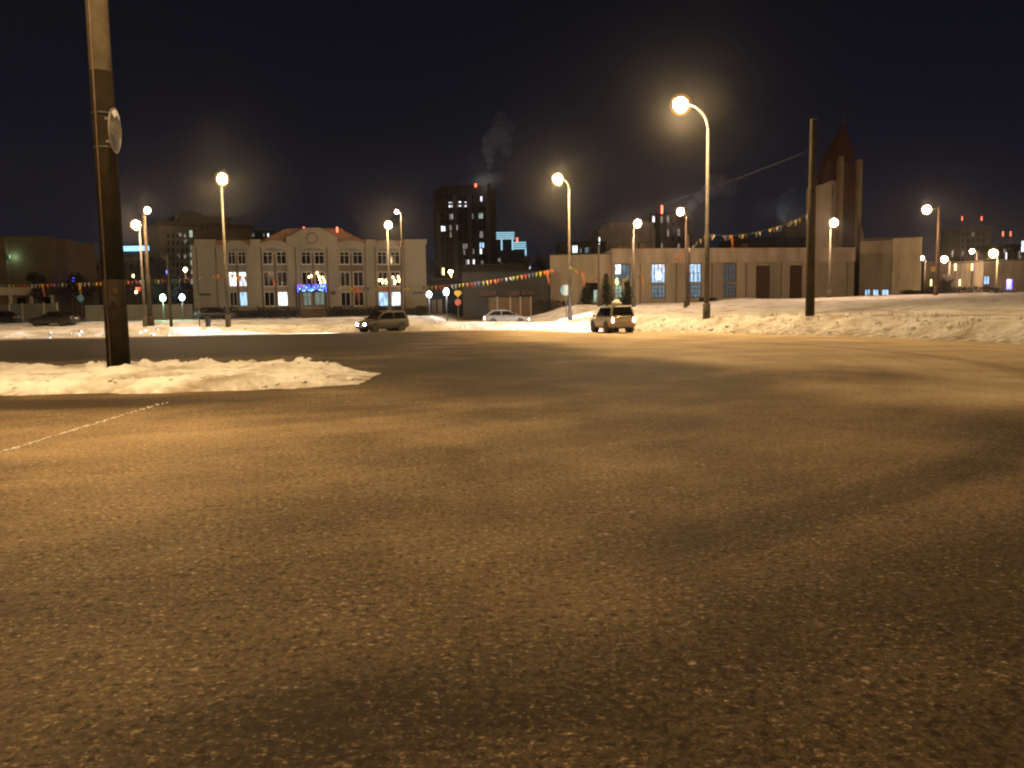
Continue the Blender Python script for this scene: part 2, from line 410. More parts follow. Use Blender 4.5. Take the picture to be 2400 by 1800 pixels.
def grid_mesh(name, X, Y, Z, mat, keep=None, attrs=None):
    ny, nx = X.shape
    V = np.stack([X, Y, Z], -1).reshape(-1, 3)
    idx = np.arange(ny*nx).reshape(ny, nx)
    q = np.stack([idx[:-1, :-1], idx[:-1, 1:], idx[1:, 1:], idx[1:, :-1]], -1).reshape(-1, 4)
    if keep is not None:
        k = keep.reshape(-1); q = q[k[q].any(1)]
        used = np.unique(q); remap = -np.ones(len(V), int); remap[used] = np.arange(len(used)); V = V[used]; q = remap[q]
    else: used = np.arange(len(V))
    me = bpy.data.meshes.new(name)
    me.vertices.add(len(V)); me.vertices.foreach_set('co', V.astype(np.float32).ravel())
    me.loops.add(q.size); me.loops.foreach_set('vertex_index', q.astype(np.int32).ravel())
    me.polygons.add(len(q)); me.polygons.foreach_set('loop_start', (np.arange(len(q))*4).astype(np.int32))
    me.polygons.foreach_set('use_smooth', np.ones(len(q), bool))
    me.update(calc_edges=True); me.materials.append(mat)
    for an, av in (attrs or {}).items():
        a = me.attributes.new(an, 'FLOAT', 'POINT'); a.data.foreach_set('value', av.reshape(-1)[used].astype(np.float32))
    o = bpy.data.objects.new(name, me); COL.objects.link(o)
    return o

# ================================================================== GROUND
xs = np.concatenate([np.linspace(-1500, -160, 14)[:-1], np.arange(-160, -48, 2.0), np.arange(-48, 40, .22), np.arange(40, 160, 2.0), np.linspace(160, 1500, 14)])
ys = np.concatenate([np.arange(-60, 22, 3.0), np.arange(22, 82, .22), np.arange(82, 118, .7), np.arange(118, 200, 6.0), np.linspace(200, 2600, 16)])
X, Y = np.meshgrid(xs, ys); E = edist(X, Y); Z = tz_np(X, Y)
dirt = np.exp(-np.maximum(E, 0)/1.3)*(E > -2)*.85*(.35+.65*sstep(-2, 6, X)*1.0) + .30*sstep(20, 30, X)*(E > 2)*fbm(X*.4, Y*.4, 3)
dirt = dirt + .45*(sstep(-9.5, -7.5, X)*(1-sstep(-2.5, 1.0, X))*sstep(6, 10, E))
o = grid_mesh('snow_field', X, Y, Z, MT['snow'], keep=(E > -1.4), attrs={'dirt': np.clip(dirt, 0, 1)})
meta(o, kind='structure')

xs = np.concatenate([np.arange(-170, -40, 4.0), np.arange(-40, 34, .5)]); ys = np.concatenate([np.arange(-80, 0, 4.0), np.arange(0, 80, .5)])
X, Y = np.meshgrid(xs, ys); E = edist(X, Y)
def blob(px, py, rx, ry):        # a patch of the road, centred where the photo shows it
    c = gnd(px, py); return np.exp(-(((X-c.x)/rx)**2+((Y-c.y)/ry)**2))
cover = .50 + .0*X  # snow cover; also carries lamp falloff painted on the near road
Ew = E+(fbm(X*.22, Y*.22, 3)-.5)*9
cover += .90*sstep(-20, -11, Ew)*sstep(-7, 7, X)                      # packed snow by the right kerb
cover += .10*sstep(-5, -1, E)
cover -= .75*sstep(27, 35, Y)*(1-sstep(-16, 0, X))*(1-sstep(-7, -2, E))   # bare wet asphalt far left
cover -= .30*blob(1250, 858, 8, 7); cover -= .10*blob(1900, 880, 7, 4)
cover += .10*blob(500, 1020, 4, 3); cover -= .65*blob(40, 948, 3.2, .7)
cover -= .14*blob(2250, 1600, 2.0, 1.2); cover -= .06*blob(1500, 1700, 1.6, .6); cover -= .10*blob(300, 1720, 1.5, .5)  # near road painted darker where the lamp light falls off
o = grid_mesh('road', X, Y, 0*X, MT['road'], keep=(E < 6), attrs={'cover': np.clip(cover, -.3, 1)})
meta(o, kind='structure')

# snow-covered traffic island with the leaning pole
xs = np.arange(-34, -2.6, .09); ys = np.arange(14.6, 23.2, .07)
X, Y = np.meshgrid(xs, ys)
front = 16.05 + .35*np.sin(X*.35) + .045*np.clip(X+11, 0, 99)**1.75; back = 22.0 - .010*np.clip(X+14, 0, 99)**2.0
mid = .5*(front+back)
n1 = fbm(X*.8, Y*.8, 4); n2 = fbm(X*3.1+7, Y*3.1, 3); n3 = fbm(X*.25, Y*1.3+4, 3); n4 = fbm(X*9+3, Y*9, 3)
din = np.minimum(Y-front, back-Y) + (n1-.5)*.9
din = np.minimum(din, (-3.25-X)*.28+.05)
Zi = .26*sstep(-.02, .75, din) + .10*sstep(.6, 1.9, back-Y)*0
Zi += sstep(0, .5, din)*((n2-.5)*.11 + (n4-.5)*.12)
Zi += .13*np.exp(-((Y-(back-.7))/.5)**2)*sstep(.1, .5, din)*(.5+.8*n2)
rut = np.exp(-((Y-(17.7+.25*np.sin(X*.8)+.02*(X+9)))/.22)**2)*sstep(-21, -18, X)*(1-sstep(-6.5, -4.8, X))
Zi -= .20*rut*sstep(.3, .8, din)
pb = at(279, 862, 19.9)
dp = np.hypot(X-pb.x, Y-pb.y)
Zi += .20*np.exp(-((dp-.62)/.20)**2)*(.3+.9*n2)*sstep(.1, .5, din)
Zi = np.where(din < -.02, -.06, Zi-.015)
dirt = np.clip(rut*1.5 + (1-sstep(0, .55, din))*.75 + np.maximum(n3-.58, 0)*3.2, 0, 1)
o = grid_mesh('snow_island', X, Y, Zi, MT['snow_island'], keep=(din > -.35), attrs={'dirt': dirt})
meta(o, kind='structure')

# lumps of snow thrown up on the island
bm = bmesh.new(); rnd = random.Random(8)
for k in range(320):
    x = rnd.uniform(-19, -3.6); f_ = 16.05+.35*math.sin(x*.35)+.045*max(x+11, 0)**1.75; b_ = 22.0-.010*max(x+14, 0)**2
    y = f_+(b_-f_)*rnd.choice((.97, .93, .9, .88, .3, .12, .06, rnd.random())) + rnd.gauss(0, .12)
    if y-f_ < .1 or b_-y < .15: continue
    s = rnd.uniform(.015, .06)
    i0 = int((y-14.6)/.07); j0 = int((x+34)/.09)
    if not (0 <= i0 < Zi.shape[0] and 0 <= j0 < Zi.shape[1]) or Zi[i0, j0] < .03: continue
    ball(bm, (x, y, Zi[i0, j0]+s*.25), (s*rnd.uniform(.8, 1.6), s*rnd.uniform(.8, 1.4), s*rnd.uniform(.6, 1.1)), 1)
for v in bm.verts: v.co += Vector((rnd.gauss(0, .008), rnd.gauss(0, .008), rnd.gauss(0, .008)))
o = obj('snow_lumps', bm, MT['snow_cap']); meta(o, 'loose lumps of snow lying on the traffic island', 'snow', kind='stuff')

# crumbled line of snow left by the plough
bm = bmesh.new(); rnd = random.Random(5)
for k in range(300):
    t = rnd.random()
    py = 1062-(1062-940)*t**1.25
    if rnd.random() < .35*(math.sin(t*34)+1): continue
    c = gnd(0+400*((1062-py)/122.0), py)
    s = rnd.uniform(.007, .019)
    ball(bm, (c.x+rnd.gauss(0, .02), c.y+rnd.gauss(0, .1), s*.3), (s*rnd.uniform(.8, 1.7), s*rnd.uniform(1, 2.4), s*.7), 1)
o = obj('snow_crumbs', bm, MT['snow_cap']); meta(o, 'thin broken line of snow crumbs left on the road by a plough', 'snow', kind='stuff')
# clods standing on the banks
bm = bmesh.new()
for k in range(170):
    i = rnd.randrange(2, 14); a, b = EDGE[i], EDGE[i+1]; t = rnd.random()
    p = a+(b-a)*t; nrm = np.array([-(b-a)[1], (b-a)[0]]); nrm /= np.linalg.norm(nrm)
    q = p+nrm*abs(rnd.gauss(.9, .9)); s = rnd.uniform(.04, .13)
    ball(bm, (q[0], q[1], tz(q[0], q[1])+s*.15), (s*rnd.uniform(.8, 1.5), s*rnd.uniform(.8, 1.5), s*rnd.uniform(.6, 1)), 1)
for v in bm.verts: v.co += Vector((rnd.gauss(0, .014), rnd.gauss(0, .014), rnd.gauss(0, .014)))
o = obj('snow_clods', bm, MT['snow_cap']); meta(o, 'loose clods of snow thrown up along the roadside bank', 'snow', kind='stuff')
bm = bmesh.new()
for k in range(900):
    px = rnd.uniform(1480, 2400); D = rnd.uniform(30, 52); x = xat(px, D); e = float(edist(np.array([x]), np.array([D]))[0])
    if not .8 < e < 6 or fbm(x*.6, D*.6, 2) < .52: continue
    z = tz(x, D)
    for b in range(7):
        h = rnd.uniform(.12, .42); a = rnd.uniform(0, 6.28); l = rnd.uniform(.0, .16); bx = x+rnd.gauss(0, .12); by = D+rnd.gauss(0, .12)
        vs = [bm.verts.new(p) for p in ((bx-.008, by, z-.03), (bx+.008, by, z-.03), (bx+l*math.cos(a), by+l*math.sin(a), z+h))]
        bm.faces.new(vs)
o = obj('dry_grass', bm, MT['dry_grass']); meta(o, 'dry grass stalks poking through the snow bank', 'grass', kind='stuff')

# ================================================================== STREET LAMPS
WARM = (1.0, .64, .285); PINK = (1.0, .60, .34)
def luminaire(parent, pos, direction, lens, size=1.0):
    d = Vector((direction[0], direction[1], 0)).normalized(); a = math.atan2(d.y, d.x)
    bm = bmesh.new(); M = Matrix.Diagonal((.46*size, .17*size, .11*size, 1))
    bmesh.ops.create_uvsphere(bm, u_segments=14, v_segments=8, radius=1, matrix=M)
    for v in bm.verts:
        if v.co.z < -.02*size: v.co.z = -.02*size
    h = obj('luminaire', bm, MT['housing'], parent, pos, (0, 0, a), True)
    bm = bmesh.new(); ball(bm, (.05*size, 0, -.05*size), (.38*size, .29*size, .33*size), 3); obj('bulb', bm, MT[lens], h)
    bm = bmesh.new(); ball(bm, (.05*size, 0, -.05*size), (.57*size, .49*size, .52*size), 3); obj('glow_shell', bm, MT[lens.replace('lens', 'cover')], h)  # outer shell added to imitate the glow round the bulb
    return h
def street_lamp(label, px, D, ytop, head, lens='lens_warm', col=WARM, power=3000, rad=(.13, .07), towards=.9, size=1.0, mat='steel', base=None, group='lit street lamps round the junction', collar=True):
    """pole foot at photo column px and distance D; head = photo point of the luminaire, `towards` metres nearer the camera"""
    x = xat(px, D); z = tz(x, D)
    top = at(px-0, ytop, D); H = top.z-z
    t = thing('street_lamp', label, 'street lamp', (x, D, z), 0, group)
    hp = at(head[0], head[1], D-towards)-Vector((x, D, z))
    obj('pole', tubebm([(0, 0, -.4), (0, 0, H*.45), (0, 0, H*.46), (0, 0, H)], [rad[0], rad[0]*.92, rad[0]*.72, rad[1]], 12), MT[mat], t)
    if collar: obj('base_collar', tubebm([(0, 0, -.3), (0, 0, .9), (0, 0, .95)], [rad[0]*1.45, rad[0]*1.4, rad[0]*1.02], 12), MT[mat], t)
    pts = []
    for k in range(9):
        s = k/8
        c = Vector((0, 0, H))*(1-s)**2 + Vector((hp.x*.12, hp.y*.12, hp.z+.12))*2*s*(1-s) + Vector((hp.x*.9, hp.y*.9, hp.z+.03))*s*s
        pts.append(c)
    obj('arm', tubebm(pts, [rad[1]*(1-.4*k/8) for k in range(9)], 8), MT[mat], t)
    luminaire(t, hp, (hp.x, hp.y), lens, size)
    if power: light('lamp_light', t, (hp.x, hp.y, hp.z-.50*size), col, power*PW, .12)
    return t
LP = street_lamp
LP('tallest lit street lamp, arm curving left over the snowy verge', 1656, 51, 300, (1597, 243), power=6600, rad=(.17, .085), towards=1.2, size=1.25)
LP('lit street lamp at roadside in front of the school end wall', 534, 64, 436, (521, 418), power=3400, rad=(.15, .08), towards=2.4, size=1.15)
LP('lit street lamp whose pole hides part of the round blue sign', 1336, 67.5, 442, (1308, 418), power=4600, rad=(.15, .08), towards=1.6, size=1.15)
LP('lit street lamp rising behind the grey minivan', 914, 94, 540, (910, 526), 'lens_warm', power=1700, rad=(.16, .09), towards=1.2, size=1.2)
LP('small lit street lamp above the bare pole before the school', 946, 128, 506, (930, 496), 'lens_pink', PINK, 1500, rad=(.13, .07), towards=.8, size=.8)
LP('lit street lamp standing beside the concrete post on the left', 339, 78, 536, (319, 526), 'lens_pink', PINK, 1500, rad=(.15, .08), towards=1.5, size=1.2)
LP('lit lamp on a thick concrete post, higher of the close pair', 352, 79, 506, (345, 492), 'lens_pink', PINK, 500, rad=(.24, .15), towards=1.2, size=.85, mat='concrete_pole')
LP('lit street lamp behind the beige off-road car, pinkish glow', 1485, 90, 548, (1494, 523), 'lens_pink', PINK, 1300, rad=(.16, .09), towards=1.4, size=1.2)
LP('lit street lamp before the hall, head left of a dark pole', 1607, 80, 506, (1595, 495), 'lens_pink', PINK, 700, rad=(.15, .08), towards=1.6, size=1.05, mat='rust')
LP('lit street lamp glowing beside the red spire tower', 1942, 88, 538, (1954, 521), 'lens_pink', PINK, 1400, rad=(.16, .09), towards=1.4, size=1.25)
LP('lit street lamp on a dark pole right of the windowless block', 2192, 84, 486, (2173, 490), 'lens_pink', PINK, 1050, rad=(.16, .09), towards=1.4, size=1.2, mat='rust')
LP('low lit lamp just right of the dark far pole', 2222, 150, 612, (2214, 607), 'lens_pink', PINK, 1300, rad=(.13, .08), towards=.8, size=1.6)
LP('big yellow lit lamp near the right edge of the view', 2332, 120, 600, (2329, 593), 'lens_warm', WARM, 1900, rad=(.14, .08), towards=1.0, size=1.65)
LP('small distant lamp left of the big yellow one', 2284, 170, 594, (2279, 588), 'lens_pink', PINK, 1500, rad=(.13, .08), towards=.8, size=1.25)
LP('small distant lamp at the corner of the windowless block', 2165, 172, 610, (2160, 604), 'lens_pink', PINK, 1200, rad=(.13, .08), towards=.8, size=1.2)
LP('orange lamp burning in front of the dark tower block', 1060, 165, 644, (1056, 637), 'lens_warm', (1, .55, .2), 900, rad=(.13, .08), towards=.8, size=1.2)
LP('small far lamp left of the thick pole, upper one', 222, 165, 634, (217, 629), 'lens_far', PINK, 300, rad=(.12, .07), towards=.6, size=1.0)
LP('small far lamp left of the thick pole, lower one', 200, 175, 648, (195, 642), 'lens_far', PINK, 250, rad=(.12, .07), towards=.6, size=.95)
LP('small orange lamp in front of the domed apartment block', 440, 160, 636, (434, 631), 'lens_far', (1, .6, .3), 400, rad=(.12, .07), towards=.6, size=1.0)

# globe lamps on thin posts
def globe_lamp(label, px, D, y, lens, col, power, r):
    x = xat(px, D); z = tz(x, D); c = at(px, y, D); h = c.z-z
    t = thing('globe_lamp', label, 'globe lamp', (x, D, z), 0, 'globe lamps beside the school')
    obj('post', tubebm([(0, 0, -.3), (0, 0, h-r*.9)], [.07, .05], 8), MT['steel'], t)
    bm = bmesh.new(); ball(bm, (0, 0, h), (r*.85, r*.85, r*1.15), 3); obj('globe', bm, MT[lens], t)
    bm = bmesh.new(); tube(bm, [(0, 0, h-r*1.25), (0, 0, h-r*.9)], [.10, .13], 8); obj('holder', bm, MT['housing'], t)
    light('lamp_light', t, (0, -r*1.2, h), col, power, .2)
    return t
globe_lamp('greenish globe lamp left of the school', 384, 92, 698, 'lens_green', (.45, 1, .55), 900, .35)
globe_lamp('bluish globe lamp closer to the school wall', 429, 94, 697, 'lens_blue', (.6, .8, 1), 420, .33)
globe_lamp('white globe lamp at the right corner of the school', 1007, 96, 690, 'lens_white', (.9, .95, 1), 420, .33)
globe_lamp('white globe lamp by the dark driveway', 1047, 93, 684, 'lens_white', (.9, .95, 1), 420, .36)

# unlit poles
def plain_pole(name, label, cat, px, D, ytop, rad, mat, crook=False, ins=True, group=None):
    x = xat(px, D); z = tz(x, D); H = at(px, ytop, D).z-z
    t = thing(name, label, cat, (x, D, z), 0, group)
    obj('shaft', tubebm([(0, 0, -.4), (0, 0, H*.5), (0, 0, H)], [rad[0], (rad[0]+rad[1])/2, rad[1]], 14), MT[mat], t)
    obj('cap', tubebm([(0, 0, H), (0, 0, H+.06), (0, 0, H+.09)], [rad[1]*1.15, rad[1]*1.1, rad[1]*.4], 12), MT['steel'], t)
    if crook:
        obj('bracket', tubebm([(0, 0, H-.5), (-.3, -.1, H-.1), (-.55, -.2, H+.25)], .05, 6), MT['steel'], t)
    if ins:
        bm = bmesh.new(); tube(bm, [(-.5, 0, H-.35), (.5, 0, H-.35)], .04, 6)
        for q in (-.42, .42): tube(bm, [(q, 0, H-.35), (q, 0, H-.2), (q, 0, H-.12)], [.03, .06, .03], 8)
        obj('crossarm', bm, MT['rust'], t)
    return t
plain_pole('utility_pole', 'short bare wooden pole with a crooked bracket on the left verge', 'utility pole', 400, 74, 600, (.14, .10), 'concrete_pole', True, False)
plain_pole('utility_pole', 'dark bare pole in front of the right end of the school', 'utility pole', 944, 90, 566, (.17, .12), 'rust', False, True)
plain_pole('utility_pole', 'slim pale unlit pole left of the beige off-road car by fir trees', 'utility pole', 1404, 84, 578, (.13, .10), 'steel', False, False)
plain_pole('tram_pole', 'thick tapering pole with bare top standing alone in the snow', 'utility pole', 1898, 45.5, 282, (.255, .17), 'concrete_pole', False, False)
plain_pole('utility_pole', 'thin dark post right behind the lit lamp before the hall', 'utility pole', 1613, 86, 552, (.16, .12), 'rust', False, False)
plain_pole('utility_pole', 'thin dark pole close behind the far right street lamp', 'utility pole', 2196, 92, 545, (.15, .11), 'rust', False, False)

# the near pole on the island, its lamp above the frame
x, y = pb.x, pb.y
t = thing('concrete_pole', 'thick near pole on the snowy island wrapped in dark sleeves', 'utility pole', (x, y, .02))
yy = [862, 800, 718, 655, 450, 300, 168]
zz = [at(279, q, 19.9).z for q in yy]
obj('shaft', tubebm([(0, 0, -.3), (0, 0, 6), (0, 0, 13.2)], [.262, .254, .235], 24), MT['concrete_pole'], t)
bm = tubebm([(0, 0, 0), (0, 0, zz[2]-.02)], [.272, .266], 24, mi=0); obj('lower_sleeve', bm, MT['dark_sleeve'], t)
bm = tubebm([(0, 0, zz[3]-.02), (0, 0, zz[6]-.02)], [.265, .256], 24); obj('upper_sleeve', bm, MT['dark_sleeve'], t)
for q in (270, 350):
    h = at(262, q, 19.9).z; obj('strap', tubebm([(0, 0, h-.02), (0, 0, h+.02)], .272, 24), MT['trim'], t)
obj('cable_conduit', tubebm([(-.06, -.285, .2), (-.05, -.285, 6), (-.04, -.262, 12.4)], .022, 6), MT['rust'], t)
rn = random.Random(6)
for k in range(4):                # torn paper notices
    hh = rn.uniform(1.0, 2.4) if k < 3 else zz[3]-.4; aa = rn.uniform(-2.6, -.7); w_ = rn.uniform(.08, .15); l_ = rn.uniform(.1, .24)
    bm = bmesh.new(); prev = None
    for q in range(5):
        b_ = aa+(q/4-.5)*w_/.27; p_ = [bm.verts.new((.2775*math.cos(b_), .2775*math.sin(b_), hh+e_*l_+rn.uniform(-.012, .012))) for e_ in (0, 1)]
        if prev: bm.faces.new((prev[0], p_[0], p_[1], prev[1]))
        prev = p_
    obj('paper_notice', bm, MT['dim_glass'] if k % 2 else MT['concrete_pole'], t)
obj('arm', tubebm([(0, 0, 12.6), (.8, -1.2, 13.2), (2.2, -3.4, 13.4)], [.06, .05, .045], 8), MT['steel'], t)
luminaire(t, (2.3, -3.6, 13.38), (1.4, -2.4), 'lens_warm', 1.1)
light('lamp_light', t, (2.3, -3.6, 12.45), WARM, 1500*PW, .12)

# round sign strapped to it, seen almost edge on
c = at(270, 306, 19.75); n = Vector((.972, .20, -.05)).normalized()
t = thing('round_sign', 'domed round sign with pale patches strapped high on the thick pole', 'road sign', c)
t.rotation_euler = n.to_track_quat('Z', 'Y').to_euler()
Rr = .52
bm = bmesh.new(); rings = 9; seg = 40; prev = None
for k in range(rings+1):
    rr_ = Rr*(1-k/rings); zz_ = .10*(1-(rr_/Rr)**2)
    if k == rings: cvs = [bm.verts.new((0, 0, zz_))]
    else: cvs = [bm.verts.new((rr_*math.cos(2*math.pi*s/seg), rr_*math.sin(2*math.pi*s/seg), zz_)) for s in range(seg)]
    if prev:
        for s in range(seg):
            f = bm.faces.new((prev[s], prev[(s+1) % seg], cvs[(s+1) % seg], cvs[s]) if len(cvs) > 1 else (prev[s], prev[(s+1) % seg], cvs[0])); f.smooth = True
            m_ = f.calc_center_median(); 
            # local Y is up the pole: pale cap painted as the lamp's reflection, grey band, pale ragged patch, dull grey foot
            v = m_.y/Rr+.10*math.sin(m_.x*19)
            f.material_index = 1 if v > .60 else (0 if v > .12 else (2 if v > -.32 and m_.x < .30+.1*math.sin(m_.y*30) else 0))
    prev = cvs
obj('sign_face', bm, [MT['sign_grey'], MT['sign_white'], MT['sign_dull']], t)
bm = bmesh.new(); tube(bm, [(0, 0, -.03), (0, 0, .012)], [Rr*.99, Rr*1.02], 40); obj('rim', bm, MT['sign_back'], t)
bm = bmesh.new(); box(bm, -.03, .03, -.30, -.24, -.24, -.03); box(bm, -.03, .03, .24, .30, -.24, -.03); obj('bracket', bm, MT['steel'], t)

# unseen neighbours of the same lamp row, outside the frame, that light the near road and the left verge
def side_lamp(label, x, y, h, ang, power, col=WARM):
    z = tz(x, y); z = max(z, 0)
    t = thing('street_lamp', label, 'street lamp', (x, y, z), 0, 'lit street lamps outside the picture')
    dx, dy = 2*math.cos(ang), 2*math.sin(ang)
    obj('pole', tubebm([(0, 0, -.3), (0, 0, h)], [.15, .08], 12), MT['steel'], t)
    obj('arm', tubebm([(0, 0, h), (dx*.3, dy*.3, h+.4), (dx*.9, dy*.9, h+.5)], .05, 8), MT['steel'], t)
    luminaire(t, (dx, dy, h+.5), (dx, dy), 'lens_warm')
    light('lamp_light', t, (dx, dy, h-.35), col, power*PW, .12)
side_lamp('lit lamp outside the picture past its left edge, on the far verge', -46, 63, 11, -1.2, 2400)
side_lamp('lit lamp outside the picture beside the near road on the left', -10.8, 10.5, 8.6, .15, 2300)
side_lamp('lit lamp outside the picture on the right-hand snow bank', 31, 30, 11, 3.3, 1700)

# ================================================================== BUNTING AND WIRES
FC = {'orange': (.70, .22, .03), 'yellow': (.70, .50, .04), 'red': (.50, .07, .04), 'lime': (.42, .46, .06), 'white': (.5, .48, .45), 'blue': (.10, .12, .22), 'grey': (.20, .16, .16)}
FMESH = []
for k, c in FC.items():
    mt_ = pm('flag_'+k, tuple(v*.58 for v in c), None, 4, .8); bm = bmesh.new()
    prism(bm, [(-.13, 0), (.13, 0), (.02, -.47)], -.006, .006); FMESH.append(mesh_of('flag', bm, mt_))
ORD = [4, 3, 1, 0, 2, 6, 5, 3, 1, 0, 0, 2, 6, 4]
SM = {}
for k, c in (('orange', (.62, .18, .06)), ('yellow', (.55, .38, .08))):
    bm = bmesh.new(); rnd2 = random.Random(3)
    for q in range(3):
        xx = -.05+.05*q; prism(bm, [(xx-.022, 0), (xx+.022, 0), (xx+.05+rnd2.uniform(-.05, .05), -1.0-rnd2.random()*.6)], q*.02-.05, q*.02-.04)
    SM[k] = mesh_of('streamer', bm, pm('streamer_'+k, c, None, 4, .8))
def bunting(label, a, b, sag, n, skip=(), streamers=(), fs=1.0, seed=1, pal=None):
    rn = random.Random(seed)
    t = thing('bunting', label, 'bunting', a, 0, 'strings of bunting hung between the lamp poles')
    d = b-a; P = []
    for k in range(41):
        s = k/40; P.append(d*s+Vector((0, 0, -sag*4*s*(1-s))))
    obj('cord', tubebm(P, .010, 5), MT['wire'], t)
    ang = math.atan2(d.y, d.x)
    for k in range(n):
        s = (k+.5)/n
        if any(u <= s <= v for u, v in skip): continue
        p = d*s+Vector((0, 0, -sag*4*s*(1-s)-.012))
        o = obj('flag', FMESH[(pal or ORD)[k % len(pal or ORD)]], None, t, p, (rn.gauss(0, .25), rn.gauss(.0, .18), ang+rn.gauss(0, .3)))
        o.scale = (fs*rn.uniform(.72, .98),)*3
    for s, cname in streamers:
        p = d*s+Vector((0, 0, -sag*4*s*(1-s)))
        obj('streamer', SM[cname], None, t, p, (0, rn.gauss(-.15, .08), ang)).scale = (fs, fs, fs)
    return t
pB = at(528, 641, 64); pC = at(1334, 622, 67.5); pG = at(352, 656, 78.5); pA = at(1656, 548, 51); pT = at(1896, 500, 45.5); pL = at(-160, 664, 84)
bunting('bunting running from left of the thick pole to the concrete lamp post', pL, pG, .25, 58, [(.63, .67)], [(.52, 'orange'), (.69, 'yellow')], 1.0, 2)
bunting('short bunting strung from the concrete lamp post to the lamp by the school', pG, pB, .15, 19, [(.75, .85)], [], 1.0, 3)
bunting('longest bunting, sagging across the whole front of the school', pB, pC, 1.45, 86, [(.06, .13), (.18, .20), (.27, .31), (.46, .49), (.52, .56), (.96, 1)], [(.035, 'orange'), (.36, 'orange'), (.37, 'orange'), (.93, 'orange')], 1.0, 4)
bunting('bunting rising from the middle lamp to the tallest lamp', pC, pA, 1.9, 46, [(.28, .42), (.5, .56), (.62, .8)], [(.12, 'orange'), (.14, 'orange'), (.46, 'yellow'), (.60, 'orange')], .9, 5)
bunting('sparse bunting against the sky between two tall right-hand poles', pA, pT, .5, 30, [(.1, .15), (.26, .34), (.43, .5), (.58, .64), (.76, .8)], [(.27, 'orange')], .85, 6, pal=[4, 6, 4, 1, 6, 4, 5, 3])
def wire(label, a, b, sag, r=.005):
    d = b-a; P = [d*(k/24)+Vector((0, 0, -sag*4*(k/24)*(1-k/24))) for k in range(25)]
    t = obj('wire', tubebm(P, r, 5), MT['wire'], None, a); meta(t, label, 'wire'); return t
wire('thin overhead wire climbing rightwards to the lone thick pole', at(1185, 548, 95), at(1897, 352, 45.5), 1.2)

# ================================================================== BUILDINGS
class Fac:
    """a facade between two photo columns at two distances; local x runs along it, local y into the building"""
    def __init__(s, name, label, pxa, Da, pxb, Db, zb=None, cat='building', group=None, pya=720):
        a = at(pxa, pya, Da); b = at(pxb, pya, Db)
        s.o = Vector((a.x, a.y, 0)); d = Vector((b.x-a.x, b.y-a.y, 0)); s.L = d.length; s.u = d/s.L
        s.zb = min(tz(a.x, a.y), tz(b.x, b.y))-.25 if zb is None else zb
        s.o.z = s.zb; s.n = Vector((-s.u.y, s.u.x, 0))
        s.t = thing(name, label, cat, s.o, math.atan2(s.u.y, s.u.x), group)
    def hit(s, px, py, dy=0.0):
        r_ = ray(px, py); k = ((s.o+s.n*dy-EYE).dot(s.n))/r_.dot(s.n); p = EYE+r_*k-s.o
        return p.dot(s.u), p.z
    def X(s, px, py=640, dy=0): return s.hit(px, py, dy)[0]
    def Z(s, px, py, dy=0): return s.hit(px, py, dy)[1]
    def rect(s, x0, x1, y0, y1, dy=0):
        xm = (x0+x1)/2; ym = (y0+y1)/2
        return s.X(x0, ym, dy), s.X(x1, ym, dy), s.Z(xm, y1, dy), s.Z(xm, y0, dy)
    def add(s, name, bm, mat, label=None, parent=None): return obj(name, bm, MT[mat] if isinstance(mat, str) else mat, parent or s.t, label=label)
def window(f, r_, glass, y=0.0, frame='white_frame', fw_=.07, mull=(.5,), trans=(), name='window', sill=True, label=None):
    x0, x1, z0, z1 = r_; bm = bmesh.new(); q = -.05+y
    box(bm, x0, x0+fw_, q, y, z0, z1); box(bm, x1-fw_, x1, q, y, z0, z1)
    box(bm, x0+fw_, x1-fw_, q, y, z0, z0+fw_); box(bm, x0+fw_, x1-fw_, q, y, z1-fw_, z1)
    for m_ in mull:
        xm = x0+(x1-x0)*m_; box(bm, xm-fw_*.5, xm+fw_*.5, q+.004, y, z0+fw_, z1-fw_)
    for m_ in trans:
        zm = z0+(z1-z0)*m_; box(bm, x0+fw_, x1-fw_, q+.008, y, zm-fw_*.4, zm+fw_*.4)
    if sill: box(bm, x0-.08, x1+.08, q-.10, y, z0-.07, z0)
    w = f.add(name, bm, frame, label)
    obj('pane', boxbm(x0+fw_*.5, x1-fw_*.5, y-.02, y, z0+fw_*.5, z1-fw_*.5), MT[glass], w)
    return w
def pane(f, r_, glass, y=0.0, name='window', th=.05):
    return f.add(name, boxbm(r_[0], r_[1], y-th, y, r_[2], r_[3]), glass)

# ---------------- school
f = Fac('school_building', 'three-storey ochre school with a round ornament in its central gable', 455, 118, 1001, 123)
ztop = f.Z(480, 561); L = f.L; rec = .38
BAYS = [(533, 578), (615, 673), (705, 762), (795, 852), (884, 939)]
bx = [(f.X(a, 640), f.X(b, 640)) for a, b in BAYS]
zline = f.Z(640, 574); zarch = f.Z(640, 590); zcrown = f.Z(640, 581)
bm = bmesh.new(); box(bm, 0, L, rec, 15, -1.5, zline-.05)
edges = [0]+[v for b in bx for v in b]+[L]
for a, b in zip(edges[0::2], edges[1::2]): box(bm, a, b, 0, rec, -1.5, zline)
for a, b in bx:
    n_ = 14; arc = [(a+(b-a)*k/n_, zarch+(zcrown-zarch)*math.sin(math.pi*k/n_)) for k in range(n_+1)]
    prism(bm, arc+[(b, zline), (a, zline)], 0.004, rec)
f.add('wall', bm, 'wall_ochre')
